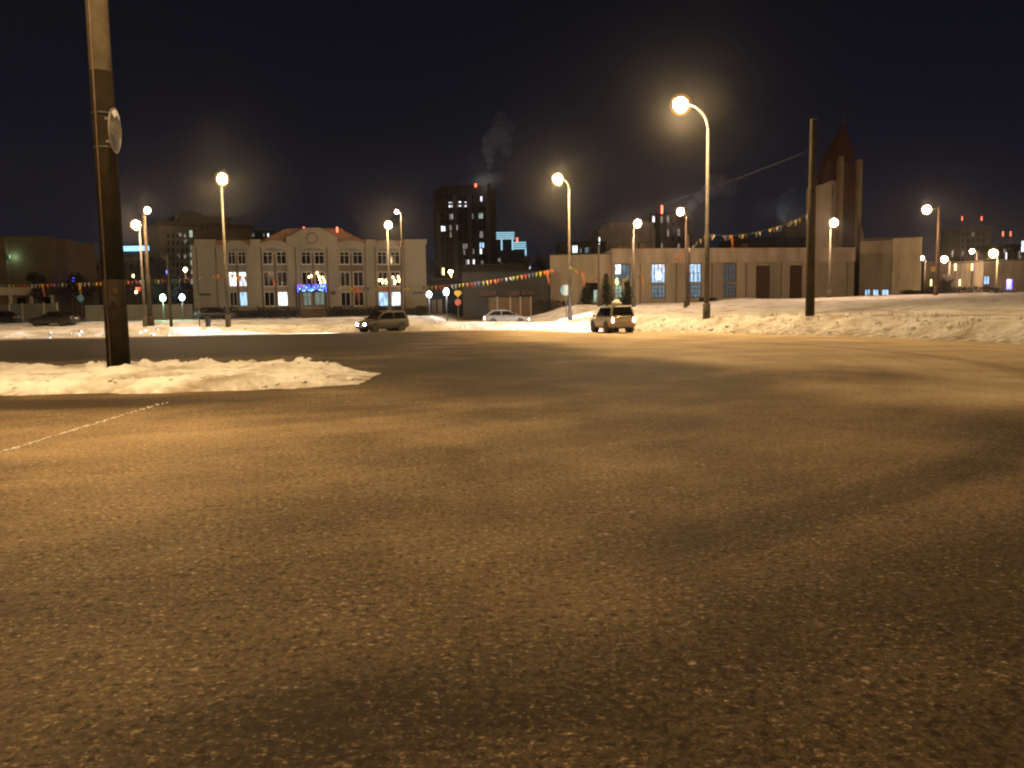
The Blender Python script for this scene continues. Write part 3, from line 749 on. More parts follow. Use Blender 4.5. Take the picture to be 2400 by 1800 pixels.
# parapet piers, small rounded pediments and the centre gable
for p, q in ((456, 505), (586, 610), (857, 880), (947, 1000)):
    a, b = f.X(p, 565), f.X(q, 565); f.add('parapet', boxbm(a, b, -.05, .5, zline, f.Z((p+q)/2, 561)), 'wall_ochre')
for i in (0, 1, 3, 4):
    a, b = bx[i]; a -= .3; b += .3; zt = f.Z(BAYS[i][0], 564)
    f.add('pediment', prism(bmesh.new(), [(a, zline), (b, zline)]+[(b-(b-a)*k/10, zline+.05+(zt-zline)*math.sin(math.pi*k/10)**.7) for k in range(11)], -.06, .45), 'wall_ochre')
g = [(671, 574), (671, 556), (684, 551), (706, 538), (712, 534), (752, 534), (757, 538), (779, 549), (792, 556), (792, 574)]
gable = f.add('gable', prism(bmesh.new(), [f.hit(*q) for q in g][::-1], -.12, .6), 'wall_ochre')
bm = bmesh.new(); cx, cz = f.hit(731, 559); rad_ = .86
for k in range(40):
    a = 2*math.pi*k/40; b = 2*math.pi*(k+1)/40
    P = [(cx+rr_*math.cos(t_), cz+rr_*math.sin(t_)) for rr_, t_ in ((rad_, a), (rad_, b), (rad_*.82, b), (rad_*.82, a))]
    prism(bm, P, -.24, -.12)
bmesh.ops.remove_doubles(bm, verts=bm.verts, dist=.002)
obj('round_ornament', bm, MT['wall_dark'], gable)
# roof
zr = f.Z(731, 531); zs = f.Z(640, 562)
bm = bmesh.new(); box(bm, .3, L-.3, .6, 14.5, zline-.06, zs)
prism(bm, [f.hit(612, 562), f.hit(662, 537), f.hit(672, 534), f.hit(800, 534), f.hit(806, 540), f.hit(850, 562)][::-1], .9, 13)
f.add('roof', bm, 'roof_orange')
for px in (712, 790):
    a, b = f.hit(px, 539); obj('roof_beacon', tubebm([(a, .2, b-.3), (a, .2, b+.45)], .10, 8), MT['red_light'], f.t)
ROWS = [(590, 619), (637, 671), (684, 717)]
zplinth = f.Z(640, 727)
for i, ((a, b), (pa, pb2)) in enumerate(zip(bx, BAYS)):
    ww = (b-a)*.40; xl = [(a+.10, a+.10+ww), (b-.10-ww, b-.10)]
    z3 = [f.Z((pa+pb2)/2, q) for q in (590, 619, 637, 671, 684, 717)]
    for j in range(3):
        for k in range(2):
            if i == 2 and j == 2: continue
            gl = 'dark_glass'
            if (i, j) == (0, 1): gl = 'win_white'
            if (i, j, k) == (1, 2, 1): gl = 'win_white'
            if (i, j, k) == (0, 2, 1): gl = 'win_blue'
            if (i, j) == (4, 2): gl = ('win_blue', 'win_white')[k]
            if (i, j) in ((2, 1), (4, 1), (3, 1), (1, 1)): gl = 'dim_glass'
            r_ = (xl[k][0], xl[k][1], z3[2*j+1], z3[2*j])
            window(f, r_, gl, rec, mull=(.5,), trans=(.72,) if j == 0 else ())
    # infill between the storeys and the dark strip up the middle
    xm = (a+b)/2
    f.add('mullion_strip', boxbm(xm-.17, xm+.17, rec-.09, rec, z3[5], z3[0]-.3), 'wall_dark')
    f.add('spandrel', boxbm(a+.02, b-.02, rec-.03, rec, z3[0]+.02, z3[0]+.55), 'wall_spandrel')
    f.add('infill_panel', boxbm(a+.05, xm-.2, rec-.025, rec, z3[2]+.12, z3[1]-.15), 'wall_dark' if i > 2 else 'wall_spandrel')
    f.add('infill_panel', boxbm(xm+.2, b-.05, rec-.025, rec, z3[2]+.12, z3[1]-.15), 'wall_dark' if i > 2 else 'wall_spandrel')
f.add('plinth', boxbm(0, L, -.10, 0, -1.5, zplinth), 'wall_grey')
for px in (463, 508, 614, 694, 768, 857, 880, 948):
    a = f.X(px, 640); f.add('drainpipe', tubebm([(a, -.09, .4), (a, -.09, ztop-1.2)], .06, 6), 'wall_dark')
# entrance
a, b = f.X(704, 700), f.X(765, 700); zc = f.Z(731, 681); zd = f.Z(731, 716)
po = f.add('entrance_porch', boxbm(a-.15, b+.15, -1.6, rec-.01, zc-.1, zc+.25), 'wall_dark')
for q in (a-.1, b-.12): obj('column', boxbm(q, q+.22, -1.55, -1.3, -1.3, zc-.1), MT['wall_grey'], po)
window(f, (a+.35, (a+b)/2-.25, zd, zc-.15), 'win_teal', rec-.05, 'wall_dark', .09, (.5,), (.6,), 'entrance_glazing', False)
window(f, ((a+b)/2+.05, b-.25, zd, zc-.15), 'win_teal', rec-.05, 'wall_dark', .09, (.55,), (), 'entrance_glazing', False)
bm = bmesh.new()
for k in range(5): box(bm, a-.2*k, b+.2*k, -1.7-.35*(k+1), -1.7-.35*k if k else rec, -1.5, .35+.9-.25*k)
f.add('steps', bm, 'wall_dark')
bm = bmesh.new(); n_ = 44
for row in range(3):
    pts = []
    for k in range(n_+1):
        s = k/n_; w = abs(math.sin(s*math.pi*3.5+.5))
        pts.append((a-.1+(b-a+.2)*s, -1.64-.03*row, zc-.05+.34*row+.32*w*(1-.2*row)))
    tube(bm, pts, .085, 6)
for xx in (a-.1, b+.1): tube(bm, [(xx, -1.66, zc-.3), (xx, -1.66, zc+.9)], .09, 6)
f.add('blue_garland', bm, 'led_blue')
bm = bmesh.new()
rn = random.Random(4)
for k in range(17):
    s = rn.random(); ball(bm, (a-.1+(b-a+.2)*s, -1.74, zc+rn.uniform(-.15, .75)), .075, 1)
f.add('garland_bulb', bm, 'led_cyan')['kind'] = 'stuff'
bu = ((743, 640), (747, 648), (749, 655), (752, 662), (756, 650), (759, 656), (761, 661), (724, 649), (729, 647), (889, 657), (895, 656), (897, 662), (904, 657), (905, 663), (921, 650), (924, 657), (924, 664), (927, 660), (933, 648), (935, 654), (935, 659), (548, 656), (550, 651))
for px, py in bu:
    a_, b_ = f.hit(px, py); bm = bmesh.new(); ball(bm, (a_, rec-.2, b_), (.10, .08, .20), 1)
    f.add('warm_bulb', bm, 'bulb')
for r4, nm in (((466, 494), (688, 693)), ((967, 992), (684, 689)), ((775, 787), (682, 691))):
    f.add('plaque', boxbm(f.X(r4[0], 690), f.X(r4[1], 690), -.05, 0, f.Z(r4[0], nm[1]), f.Z(r4[0], nm[0])), 'plaque')

# ---------------- long hall on the right
h = Fac('hall_building', 'long flat-roofed hall with tall barred windows, three lit bluish', 1436, 112, 2000, 117, pya=715)
zt = h.Z(1600, 584); zp = h.Z(1600, 616); rec = .3
ops = [(1441, 1478), (1527, 1561), (1611, 1645), (1694, 1727), (1772, 1806), (1851, 1882)]
ox = [(h.X(a, 650), h.X(b, 650)) for a, b in ops]
zo1 = h.Z(1600, 617); zo0 = h.Z(1600, 706)
bm = bmesh.new(); box(bm, 0, h.L, rec, 24, -1.5, zt-.3)
ed = [0]+[v for b in ox for v in b]+[h.L]
for a, b in zip(ed[0::2], ed[1::2]):
    if b-a > .02: box(bm, a, b, 0, rec, -1.5, zp)
for a, b in ox: box(bm, a, b, .004, rec, -1.5, zo0)
h.add('wall', bm, 'wall_plain')
bm = bmesh.new(); box(bm, -.06, h.L+.06, -.14, .6, zp, zt); box(bm, -.1, h.L+.1, -.2, .7, zt, zt+.12)
h.add('parapet', bm, 'wall_parapet')
h.add('roof', boxbm(0, h.L, .7, 24, zt-.3, zt-.1), 'snow_cap')
gl = ['win_blue', 'win_blue', 'win_dimblue', 'win_greydim']
for i, (a, b) in enumerate(ox):
    zm = zo0+(zo1-zo0)*.47
    if i < 4:
        up, lo = [('win_dimblue', 'win_green'), ('win_blue', 'win_dimblue'), ('win_blue', 'win_dimblue'), ('win_greydim', 'win_greydim')][i]
        window(h, (a+.03, b-.03, zm+.12, zo1-.05), up, rec, 'wall_grey', .09, (.25, .5, .75), (.5,), sill=False)
        window(h, (a+.03, b-.03, zo0+.5, zm-.12), lo, rec, 'wall_grey', .09, (.25, .5, .75), (.33, .66), sill=False)
    else:
        d = h.add('door', boxbm(a+.05, b-.05, rec-.06, rec, zo0+.05, zo1-.4), 'door_brown')
        bm = bmesh.new()
        for q in (.08, .52):
            for e_ in (.08, .55): box(bm, a+(b-a)*q, a+(b-a)*(q+.4), rec-.085, rec-.06, zo0+(zo1-zo0)*e_, zo0+(zo1-zo0)*(e_+.36))
        obj('door_panel', bm, MT['door_brown'], d)
pane(h, h.rect(1443, 1456, 620, 642), 'win_white', rec-.06, 'lit_pane', .02)
a_, b_ = h.hit(1543, 646); bm = bmesh.new(); ball(bm, (a_, -.12, b_), (.36, .18, .55), 3); wl = h.add('wall_lamp', bm, em('yellow_wall_lamp', (1, .82, .42), 7))
obj('bracket', boxbm(a_-.05, a_+.05, -.1, .05, b_-.9, b_-.5), MT['rust'], wl)
a_, b_ = h.hit(1446, 660); bm = bmesh.new(); ball(bm, (a_, -.1, b_), (.25, .15, .5), 2); h.add('wall_lamp', bm, em('lime_wall_lamp', (.85, .95, .25), 3))

for p, q, r4 in ((1448, 1462, 575), (1500, 1514, 570), (1745, 1752, 572)):
    a_, b_, z0, z1 = h.rect(p, q, r4, 585, 2)
    rv = h.add('roof_vent', boxbm(a_, b_, 2, 3, zt-.3, z1), 'wall_dark'); obj('vent_cap', boxbm(a_-.1, b_+.1, 1.9, 3.1, z1, z1+.1), MT['rust'], rv)
for p in (1500, 1585, 1668, 1748, 1830, 1905, 1985):
    a_ = h.X(p, 650); h.add('drainpipe', tubebm([(a_, -.09, .3), (a_, -.09, zp-.05)], .055, 6), 'wall_dark')
w = Fac('hall_annex', 'lower blank annex standing left of the long hall', 1290, 114, 1434, 113, pya=715)
w.add('wall', boxbm(0, w.L, 0, 14, -1.5, w.Z(1360, 597)), 'wall_plain')
w.add('roof_edge', boxbm(-.1, w.L-.02, -.12, .4, w.Z(1360, 597), w.Z(1360, 594)), 'wall_grey')
w.add('wall_pier', boxbm(w.X(1358, 650), w.L-.02, -.3, 0, -1.5, w.Z(1360, 604)), 'wall_plain')
pane(w, w.rect(1379, 1402, 663, 705), 'dim_glass', -.3, 'doorway')
a_, b_ = w.hit(1396, 690); w.add('lit_strip', boxbm(a_-.25, a_+.25, -.42, -.36, b_-1.0, b_+.6), 'win_green')

# ---------------- low dark garages between school and hall
g = Fac('garage_building', 'low dark grey garage block behind the white hatchback', 1085, 112, 1286, 112, pya=715)
g.add('wall', boxbm(0, g.L, 0, 12, -1.5, g.Z(1180, 640)), 'wall_grey')
g.add('roof', boxbm(-.2, g.L+.2, -.3, 12.2, g.Z(1180, 640), g.Z(1180, 637)), 'wall_blue')
for p, q, r4, s4 in ((1122, 1162, 682, 694), (1182, 1218, 682, 694), (1222, 1252, 682, 692)):
    g.add('awning', boxbm(*[g.X(v, 690) for v in (p, q)], -.7, 0, g.Z(p, s4), g.Z(p, r4)), 'door_brown')
for p, q in ((1146, 1164), (1170, 1194), (1198, 1218), (1224, 1242)):
    d = g.add('garage_door', boxbm(*[g.X(v, 710) for v in (p, q)], -.08, 0, -1.4, g.Z(p, 697)), 'wall_dark')
    obj('door_frame', boxbm(g.X(q, 710), g.X(q+4, 710), -.14, 0, -1.4, g.Z(p, 696)), MT['wall_plain'], d)
g2 = Fac('warehouse_building', 'taller plain dark warehouse wall rising behind the garages', 1090, 134, 1240, 134, pya=715)
g2.add('wall', boxbm(0, g2.L, 0, 12, -1.5, g2.Z(1180, 622)), 'wall_grey')
g2.add('roof', boxbm(-.3, g2.L+.3, -.4, 12.3, g2.Z(1180, 622), g2.Z(1180, 618)), 'wall_blue')
g3 = Fac('shed_building', 'blue-grey shed with a pale door at the end of the driveway', 1002, 128, 1092, 124, pya=715)
g3.add('wall', boxbm(0, g3.L, 0, 9, -1.5, g3.Z(1050, 655)), 'wall_blue')
g3.add('roof', boxbm(-.2, g3.L+.2, -.3, 9.2, g3.Z(1050, 655), g3.Z(1050, 652)), 'wall_grey')
for p, q in ((1012, 1022), (1026, 1036)): g3.add('door', boxbm(g3.X(p, 710), g3.X(q, 710), -.08, 0, -1, g3.Z(p, 702)), 'wall_plain')

# ---------------- church-like tower with red spire
c = Fac('spire_building', 'building with a dark red pointed spire between two pale pilasters', 1914, 128, 2030, 131, pya=715)
H_ = lambda px, py, dy=0: c.hit(px, py, dy)
bm = prism(bmesh.new(), [(0, -1.5), (H_(1973, 700)[0], -1.5), H_(1973, 424), H_(1957, 421), H_(1936, 430), H_(1915, 436)], .6, 2.6)
c.add('wall', bm, 'wall_plain')
c.add('side_wall', prism(bmesh.new(), [(H_(2006, 700)[0], -1.5), (c.L, -1.5), H_(2030, 548), H_(2024, 530), H_(2014, 520), H_(2006, 518)], .5, 6), 'wall_parapet')
c.add('tower', prism(bmesh.new(), [(H_(1970, 700)[0], -1.5), (H_(2008, 700)[0], -1.5), H_(2008, 378), H_(1970, 378)], .35, 2.4), 'red_brick')
bm = bmesh.new()
A_ = [H_(1947, 374, .2), H_(2006, 374, .2)]; ap = H_(1977, 284, 1.4)
base = [bm.verts.new(p) for p in ((A_[0][0], .2, A_[0][1]), (A_[1][0], .2, A_[1][1]), (A_[1][0], 2.6, A_[1][1]), (A_[0][0], 2.6, A_[0][1]))]
topv = bm.verts.new((ap[0], 1.4, ap[1]))
for k in range(4): bm.faces.new((base[k], base[(k+1) % 4], topv))
bm.faces.new(base[::-1]); bmesh.ops.recalc_face_normals(bm, faces=bm.faces)
sp_ = c.add('spire', bm, 'red_brick')
obj('finial', tubebm([(ap[0], 1.4, ap[1]-.3), (ap[0], 1.4, ap[1]+1.6)], [.16, .04], 8), MT['rust'], sp_)
c.add('flank_roof', prism(bmesh.new(), [H_(1936, 432), H_(1970, 428), H_(1970, 350), H_(1947, 374), H_(1939, 408)], .8, 2.4), 'red_brick')
c.add('pilaster', boxbm(H_(1962, 600)[0], H_(1971, 600)[0], -.25, .6, -1.5, H_(1966, 366)[1]), 'brick_light')
c.add('pilaster', boxbm(H_(2005, 600)[0], H_(2014, 600)[0], -.25, .5, -1.5, H_(2010, 374)[1]), 'brick_light')
for p, q, r4, s4 in ((1920, 1926, 420, 436), (1935, 1940, 415, 430)):
    a_, b_, z0, z1 = c.rect(p, q, r4, s4); c.add('pinnacle', boxbm(a_, b_, .7, 1.3, z0, z1), 'red_brick')
pane(c, c.rect(1955, 1961, 430, 462), 'wall_spandrel', .6, 'slit_window')
v = Fac('windowless_block', 'plain windowless block of two tones with three lit basement windows', 2013, 127, 2157, 124, pya=705)
xs_ = v.X(2092, 620)
v.add('wall', boxbm(0, xs_, .4, 15, -2, v.Z(2060, 563)), 'wall_plain', label='darker set-back half')
v.add('wall', boxbm(xs_, v.L, 0, 15, -2, v.Z(2125, 558)), 'wall_parapet', label='paler projecting half')
v.add('roof_edge', boxbm(-.1, v.L+.1, -.12, .5, v.Z(2125, 558), v.Z(2125, 555)), 'wall_dark')
for p, q in ((2027, 2040), (2046, 2060), (2067, 2084)): window(v, v.rect(p, q, 678, 700), 'win_blue', .4, 'wall_grey', .08, (.5,), (), sill=False)

# ---------------- left: blank wall building, domed block, far roofs
b1 = Fac('blank_building', 'wide blank-walled building beyond the black parked car at far left', -60, 128, 134, 130, pya=735)
b1.add('wall', boxbm(0, b1.L, 0, 14, -2, b1.Z(90, 557)), 'brick_light')
b1.add('wall_pier', boxbm(-.5, b1.X(22, 640), -.8, 0, -2, b1.Z(10, 556)), 'brick_light')
b1.add('roof_edge', boxbm(-.4, b1.L+.2, -.2, .5, b1.Z(90, 557), b1.Z(90, 554)), 'wall_dark')
b1.add('side_wing', boxbm(b1.L, b1.L+1.9, 1, 14, -2, b1.Z(130, 559)), 'wall_dark')
lp_ = b1.hit(26, 602)
fl = b1.add('floodlight', boxbm(lp_[0]-.25, lp_[0]+.05, -.75, -.4, lp_[1]-.3, lp_[1]+.3), 'housing')
light('lamp_light', b1.t, (lp_[0]+.5, -.7, lp_[1]), (.5, 1, .6), 60, .2)
b2 = Fac('porch_building', 'low annex with a flat canopy in front of the blank building', -70, 108, 132, 112, pya=735)
b2.add('wall', boxbm(0, b2.L-.5, 1.5, 10, -2, b2.Z(60, 692)), 'wall_dark')
b2.add('canopy', boxbm(0, b2.X(92, 690), .2, 10, b2.Z(60, 692), b2.Z(60, 673)), 'wall_plain')
for p in (20, 68, 118): b2.add('post', boxbm(b2.X(p, 700), b2.X(p, 700)+.4, .3, .7, -2, b2.Z(p, 692)), 'wall_plain')
for p in (36, 96): pane(b2, b2.rect(p, p+20, 697, 712), 'dark_glass', 1.5)
d1 = Fac('domed_apartment_block', 'apartment block with a rounded dome top behind the school', 382, 210, 590, 222, pya=735)
zt = d1.Z(430, 520)
d1.add('wall', boxbm(0, d1.X(592, 600), 0, 18, -3, zt), 'brick_light')
d1.add('upper_storey', boxbm(d1.X(412, 520), d1.X(545, 520), 1.5, 16, zt, d1.Z(480, 505)), 'brick_light')
cxd, _ = d1.hit(450, 520); rr_ = (d1.X(482, 520)-d1.X(416, 520))/2
d1.add('dome', prism(bmesh.new(), [(cxd+rr_*math.cos(math.pi*k/16), zt+(d1.Z(450, 497)-zt)*math.sin(math.pi*k/16)) for k in range(17)], -.8, 12), 'brick_light')
d1.add('roof_edge', boxbm(-.4, d1.X(592, 600)+.4, -.5, .5, zt-1.2, zt), 'brick')
for p, q, r4, s4 in ((444, 451, 540, 556), (446, 452, 575, 585), (446, 452, 592, 602), (447, 453, 610, 622), (448, 454, 632, 642), (448, 454, 655, 665)): pane(d1, d1.rect(p, q, r4, s4), 'win_green', 0)
for p, r4 in ((422, 546), (434, 548), (435, 562), (434, 597), (418, 597)): pane(d1, d1.rect(p-3, p+3, r4, r4+8), 'win_fardim', 0)
rn = random.Random(12)
for p in range(392, 440, 11):
    for q in range(548, 712, 17): pane(d1, d1.rect(p, p+5, q, q+9), 'dark_glass', -.004)
for p in range(470, 590, 14): pane(d1, d1.rect(p, p+6, 527, 536), 'dark_glass', -.004)
d2 = Fac('rooftop_block', 'flat far block with tiny lit windows above the school roof', 572, 320, 664, 320, pya=720)
d2.add('wall', boxbm(0, d2.L, 0, 15, -3, d2.Z(620, 540)), 'brick')
for p, q in ((588, 'win_fardim'), (593, 'win_fardim'), (617, 'win_fardim'), (627, 'win_far'), (651, 'win_far'), (655, 'win_fardim')): pane(d2, d2.rect(p, p+3, 547, 555), q, 0)
d3 = Fac('lit_roof_block', 'far low block with a bright blue light strip along its roof', 255, 300, 400, 300, pya=735)
d3.add('wall', boxbm(0, d3.L, 0, 20, -3, d3.Z(330, 592)), 'brick')
a_, b_, z0, z1 = d3.rect(287, 362, 577, 588); d3.add('light_strip', boxbm(a_, b_, -.8, 0, z0, z1), 'led_strip')
for p in (258, 266, 275): pane(d3, d3.rect(p, p+3, 600, 607), 'win_fardim', 0)
d4 = Fac('pale_far_block', 'pale distant block with a row of lit windows left of the thick pole', 163, 290, 232, 290, pya=735)
d4.add('wall', boxbm(0, d4.L, 0, 15, -3, d4.Z(200, 568)), 'wall_plain')
for p, q in ((174, 572), (176, 580), (183, 582), (191, 574), (193, 582), (210, 582)): pane(d4, d4.rect(p, p+4, q, q+6), 'win_far', 0)
for p in range(168, 228, 9): pane(d4, d4.rect(p, p+4, 600, 608), 'dark_glass', 0)
d5 = Fac('middle_block', 'dark low block between the blank building and the lamps', 150, 190, 330, 190, pya=735)
d5.add('wall', boxbm(0, d5.L, 0, 15, -3, d5.Z(240, 612)), 'brick')
d5.add('roof', boxbm(-.4, d5.L+.4, -.5, 15.4, d5.Z(240, 612), d5.Z(240, 606)), 'wall_dark')
for p in range(160, 325, 16): pane(d5, d5.rect(p, p+7, 620, 634), 'dark_glass', 0)

# ---------------- dark tower block
tb = Fac('tower_block', 'tall dark tower block with scattered lit windows and a red beacon', 1022, 318, 1164, 319, pya=720)
zt = tb.Z(1090, 443)
X1 = tb.X(1164, 600)
tb.add('wall', boxbm(0, X1, 0, 17, -3, zt), 'brick')
tb.add('upper_storey', boxbm(tb.X(1030, 440), tb.X(1140, 440), 1, 16, zt, tb.Z(1090, 434)), 'brick')
for p in (1024, 1062, 1098, 1141):
    a_ = tb.X(p, 560); tb.add('balcony_stack', boxbm(a_, a_+1.6, -1.2, 0, 2, zt-2.5), 'wall_dark')
tb.add('cornice', boxbm(-.6, X1+.6, -.9, .5, zt-6.2, zt-5.4), 'brick')
for p in (1022, 1150): tb.add('corner_bay', boxbm(tb.X(p, 470), tb.X(p+14, 470), -1.4, 0, zt-9, zt-1), 'brick')
LIT = {(1052, 474): 'win_far', (1058, 474): 'win_far', (1071, 473): 'win_fardim', (1076, 472): 'win_white', (1086, 474): 'win_fardim', (1089, 473): 'win_far',
       (1126, 460): 'win_far', (1054, 502): 'win_fardim', (1060, 501): 'win_far', (1099, 500): 'win_fardim', (1105, 501): 'win_fardim', (1122, 500): 'win_green', (1127, 500): 'win_green',
       (1034, 530): 'win_far', (1039, 530): 'win_far', (1054, 528): 'win_fardim', (1062, 527): 'win_far', (1067, 527): 'win_far', (1124, 542): 'win_warm', (1085, 571): 'win_fardim', (1091, 571): 'win_fardim',
       (1124, 569): 'win_blue', (1130, 569): 'win_blue', (1125, 583): 'win_white', (1102, 584): 'win_fardim', (1107, 583): 'win_fardim', (1062, 572): 'win_fardim', (1086, 585): 'win_fardim',
       (1092, 609): 'win_fardim', (1097, 609): 'win_far', (1103, 608): 'win_fardim', (1108, 608): 'win_far', (1128, 611): 'win_fardim', (1054, 544): 'win_fardim'}
for (p, q), gl_ in LIT.items():
    r_ = tb.rect(p, p+4.4, q, q+12)
    if gl_ == 'win_warm': gl_ = 'win_fardim'; r_ = tb.rect(p, p+8, q, q+15)
    pane(tb, r_, gl_, -.03)
n_ = 0
for q in range(458, 690, 14):
    for p in (1033, 1046, 1054, 1076, 1088, 1106, 1124, 1133):
        if any(abs(p-a)+abs(q-b) < 13 for a, b in LIT) or n_ > 62: continue
        pane(tb, tb.rect(p, p+5, q, q+8), 'dark_glass', -.02); n_ += 1
a_, b_ = tb.hit(1115, 434); tb.add('roof_beacon', tubebm([(a_, .5, b_-.5), (a_, .5, b_+.6)], .34, 8), 'red_light')
tb.add('roof_mast', tubebm([(a_, .5, zt), (a_, .5, b_-.4)], .12, 6), 'rust')
tb.add('flue', tubebm([(tb.X(1146, 600), -.5, 2), (tb.X(1146, 430), -.5, zt+2)], .75, 10), 'brick_light')
for (p, q, r4, s4, lb) in ((1165, 1207, 543, 640, 'wider far tower crowned with bright bluish light bands'), (1207, 1234, 566, 640, 'narrower far tower crowned with bluish light bands')):
    k = Fac('lit_crown_tower', lb, p, 620, q, 620, group='far towers crowned with blue lights', pya=720)
    zt = k.Z((p+q)/2, r4); k.add('wall', boxbm(0, k.L, 0, 18, -3, zt), 'wall_grey')
    for j in range(4): k.add('light_band', boxbm(-.4, k.L+.4, -.8, -.0, zt-1.15-1.5*j, zt-.45-1.5*j), 'led_roof')
    for x_ in ((.28, .88) if p < 1200 else (.94,)): k.add('light_strip', boxbm(k.L*x_, k.L*x_+1.0, -.6, 0, zt-(14 if p < 1200 else 12), zt-6), 'led_roof')
    if p > 1200:
        a_, b_ = k.hit(1212, 560); k.add('roof_beacon', tubebm([(a_, 1, zt), (a_, 1, b_+1)], .55, 8), 'red_light')
    else:
        for x_, z_ in ((.1, 20), (.2, 24), (.12, 28), (.22, 34)): pane(k, (k.L*x_, k.L*x_+2, zt-z_-2.5, zt-z_), 'win_fardim', -.02)
# far grey blocks in the middle and right
k = Fac('grey_far_block', 'low grey far block with a white square lit window', 1312, 230, 1420, 230, pya=720)
k.add('wall', boxbm(0, k.L, 0, 14, -3, k.Z(1360, 571)), 'wall_grey')
k.add('roof', boxbm(-.3, k.L+.3, -.3, 14, k.Z(1360, 571), k.Z(1360, 567)), 'wall_blue')
pane(k, k.rect(1342, 1353, 576, 592), 'win_white', 0); pane(k, k.rect(1371, 1379, 580, 592), 'win_dimblue', 0); pane(k, k.rect(1360, 1363, 582, 592), 'win_fardim', 0)
pane(k, k.rect(1403, 1406, 556, 573), 'win_white', -.2, 'lit_strip')
k2 = Fac('pale_rear_block', 'big pale windowless mass behind the left part of the hall roof', 1402, 260, 1536, 262, pya=720)
k2.add('wall', boxbm(0, k2.L, 0, 16, -3, k2.Z(1470, 537)), 'wall_plain')
k2.add('upper_storey', boxbm(k2.X(1430, 530), k2.L-.1, 1, 15, k2.Z(1470, 537), k2.Z(1470, 520)), 'wall_plain')
k3 = Fac('rear_tower', 'dark tower behind the hall with a few lit windows and a red beacon', 1525, 300, 1628, 300, pya=720)
zt = k3.Z(1570, 500)
k3.add('wall', boxbm(0, k3.X(1602, 560), 0, 18, -3, zt), 'brick'); k3.add('side_wing', boxbm(k3.X(1602, 560), k3.L, 2, 18, -3, k3.Z(1610, 494)), 'brick')
for (p, q), g_ in {(1529, 507): 'win_far', (1548, 507): 'win_fardim', (1563, 506): 'win_fardim', (1563, 539): 'win_fardim', (1588, 537): 'win_fardim', (1549, 571): 'win_fardim', (1588, 571): 'win_fardim'}.items(): pane(k3, k3.rect(p, p+5, q, q+15), g_, 0)
for q in range(522, 600, 16):
    for p in (1531, 1549, 1575, 1590):
        if not any(abs(p-a)+abs(q-b) < 18 for a, b in ((1563, 539), (1588, 537), (1549, 571), (1588, 571))): pane(k3, k3.rect(p, p+5, q, q+9), 'dark_glass', 0)
a_, b_ = k3.hit(1552, 487); k3.add('roof_beacon', tubebm([(a_, .6, zt), (a_, .6, b_+.9)], .30, 8), 'red_light')
k4 = Fac('dark_rear_block', 'dark flat-topped block behind the hall near the lone thick pole', 1715, 240, 1900, 240, pya=720)
k4.add('wall', boxbm(0, k4.L, 0, 16, -3, k4.Z(1800, 556)), 'wall_grey'); k4.add('upper_storey', boxbm(k4.X(1842, 520), k4.L, .5, 14, k4.Z(1870, 556), k4.Z(1870, 512)), 'wall_dark')
for k_, (p, q, r4, D_, lb, bc) in enumerate(((2248, 2318, 532, 420, 'dim far tower with two red beacons', (2260, 2306)), (2346, 2398, 572, 380, 'shorter dim far tower at the right edge with two red beacons', (2357, 2375)))):
    k5 = Fac('beacon_tower', lb, p, D_, q, D_, group='far towers with red beacons', pya=700)
    zt = k5.Z((p+q)/2, r4); k5.add('wall', boxbm(0, k5.L, 0, 20, -3, zt), 'brick')
    for x_ in bc:
        a_, b_ = k5.hit(x_, r4-22 if k_ == 0 else r4-26); k5.add('roof_beacon', tubebm([(a_, 2, zt), (a_, 2, b_-2.2)], .12, 6), 'rust'); k5.add('roof_beacon', tubebm([(a_, 2, b_-1.2), (a_, 2, b_+.8)], .17, 8), 'red_light')
    for q_ in range(r4+12, 690, 15):
        for p_ in range(p+6, q-6, 12): pane(k5, k5.rect(p_, p_+5, q_, q_+9), 'win_fardim' if (p_*7+q_*3) % 11 == 0 else 'dark_glass', 0)
k6 = Fac('pink_low_building', 'low pinkish building with one blue lit window near the right edge', 2302, 150, 2420, 150, pya=700)
k6.add('wall', boxbm(0, k6.L, 0, 12, -3, k6.Z(2350, 612)), 'wall_parapet'); window(k6, k6.rect(2305, 2319, 647, 667), 'win_blue', 0, 'wall_grey', .1)
k6.add('roof', boxbm(-.3, k6.L, -.3, 12, k6.Z(2350, 612), k6.Z(2350, 608)), 'wall_dark')
k7 = Fac('brown_low_building', 'low brown building with dim tall windows behind the right-hand hedge', 2166, 190, 2300, 190, pya=700)
k7.add('wall', boxbm(0, k7.L, 0, 12, -3, k7.Z(2240, 612)), 'brick_light')
for p in (2236, 2252, 2270, 2285): window(k7, k7.rect(p, p+9, 632, 662), 'win_fardim', 0, 'wall_plain', .12)

# small city lights, right and left
def small_light(label, px, D, y0, y1, mat, r=.13, cat='lamp', group=None):
    x = xat(px, D, y1); z = tz(x, D); a = at(px, y0, D).z-z; b = at(px, y1, D).z-z
    t = thing('post_light', label, cat, (x, D, z), 0, group)
    obj('post', tubebm([(0, 0, -.3), (0, 0, b)], .06, 6), MT['rust'], t)
    obj('lens', tubebm([(0, 0, b), (0, 0, a)], r, 8), MT[mat], t)
G_ = 'slim yellow light tubes beyond the right-hand hedge'
MT['tube_yellow'] = em('yellow_tube', (1, .78, .32), 3)
small_light('slim yellow light left of the dark far pole, low over the hedge', 2182, 140, 655, 670, 'tube_yellow', .13, 'light', G_)
small_light('slim pale yellow light right of the low lit lamp', 2239, 140, 618, 634, 'tube_yellow', .16, 'light', G_)
small_light('slim yellow light low over the middle of the hedge', 2249, 140, 655, 670, 'tube_yellow', .13, 'light', G_)
small_light('slim yellow light under the small distant lamp', 2278, 140, 618, 634, 'tube_yellow', .14, 'light', G_)
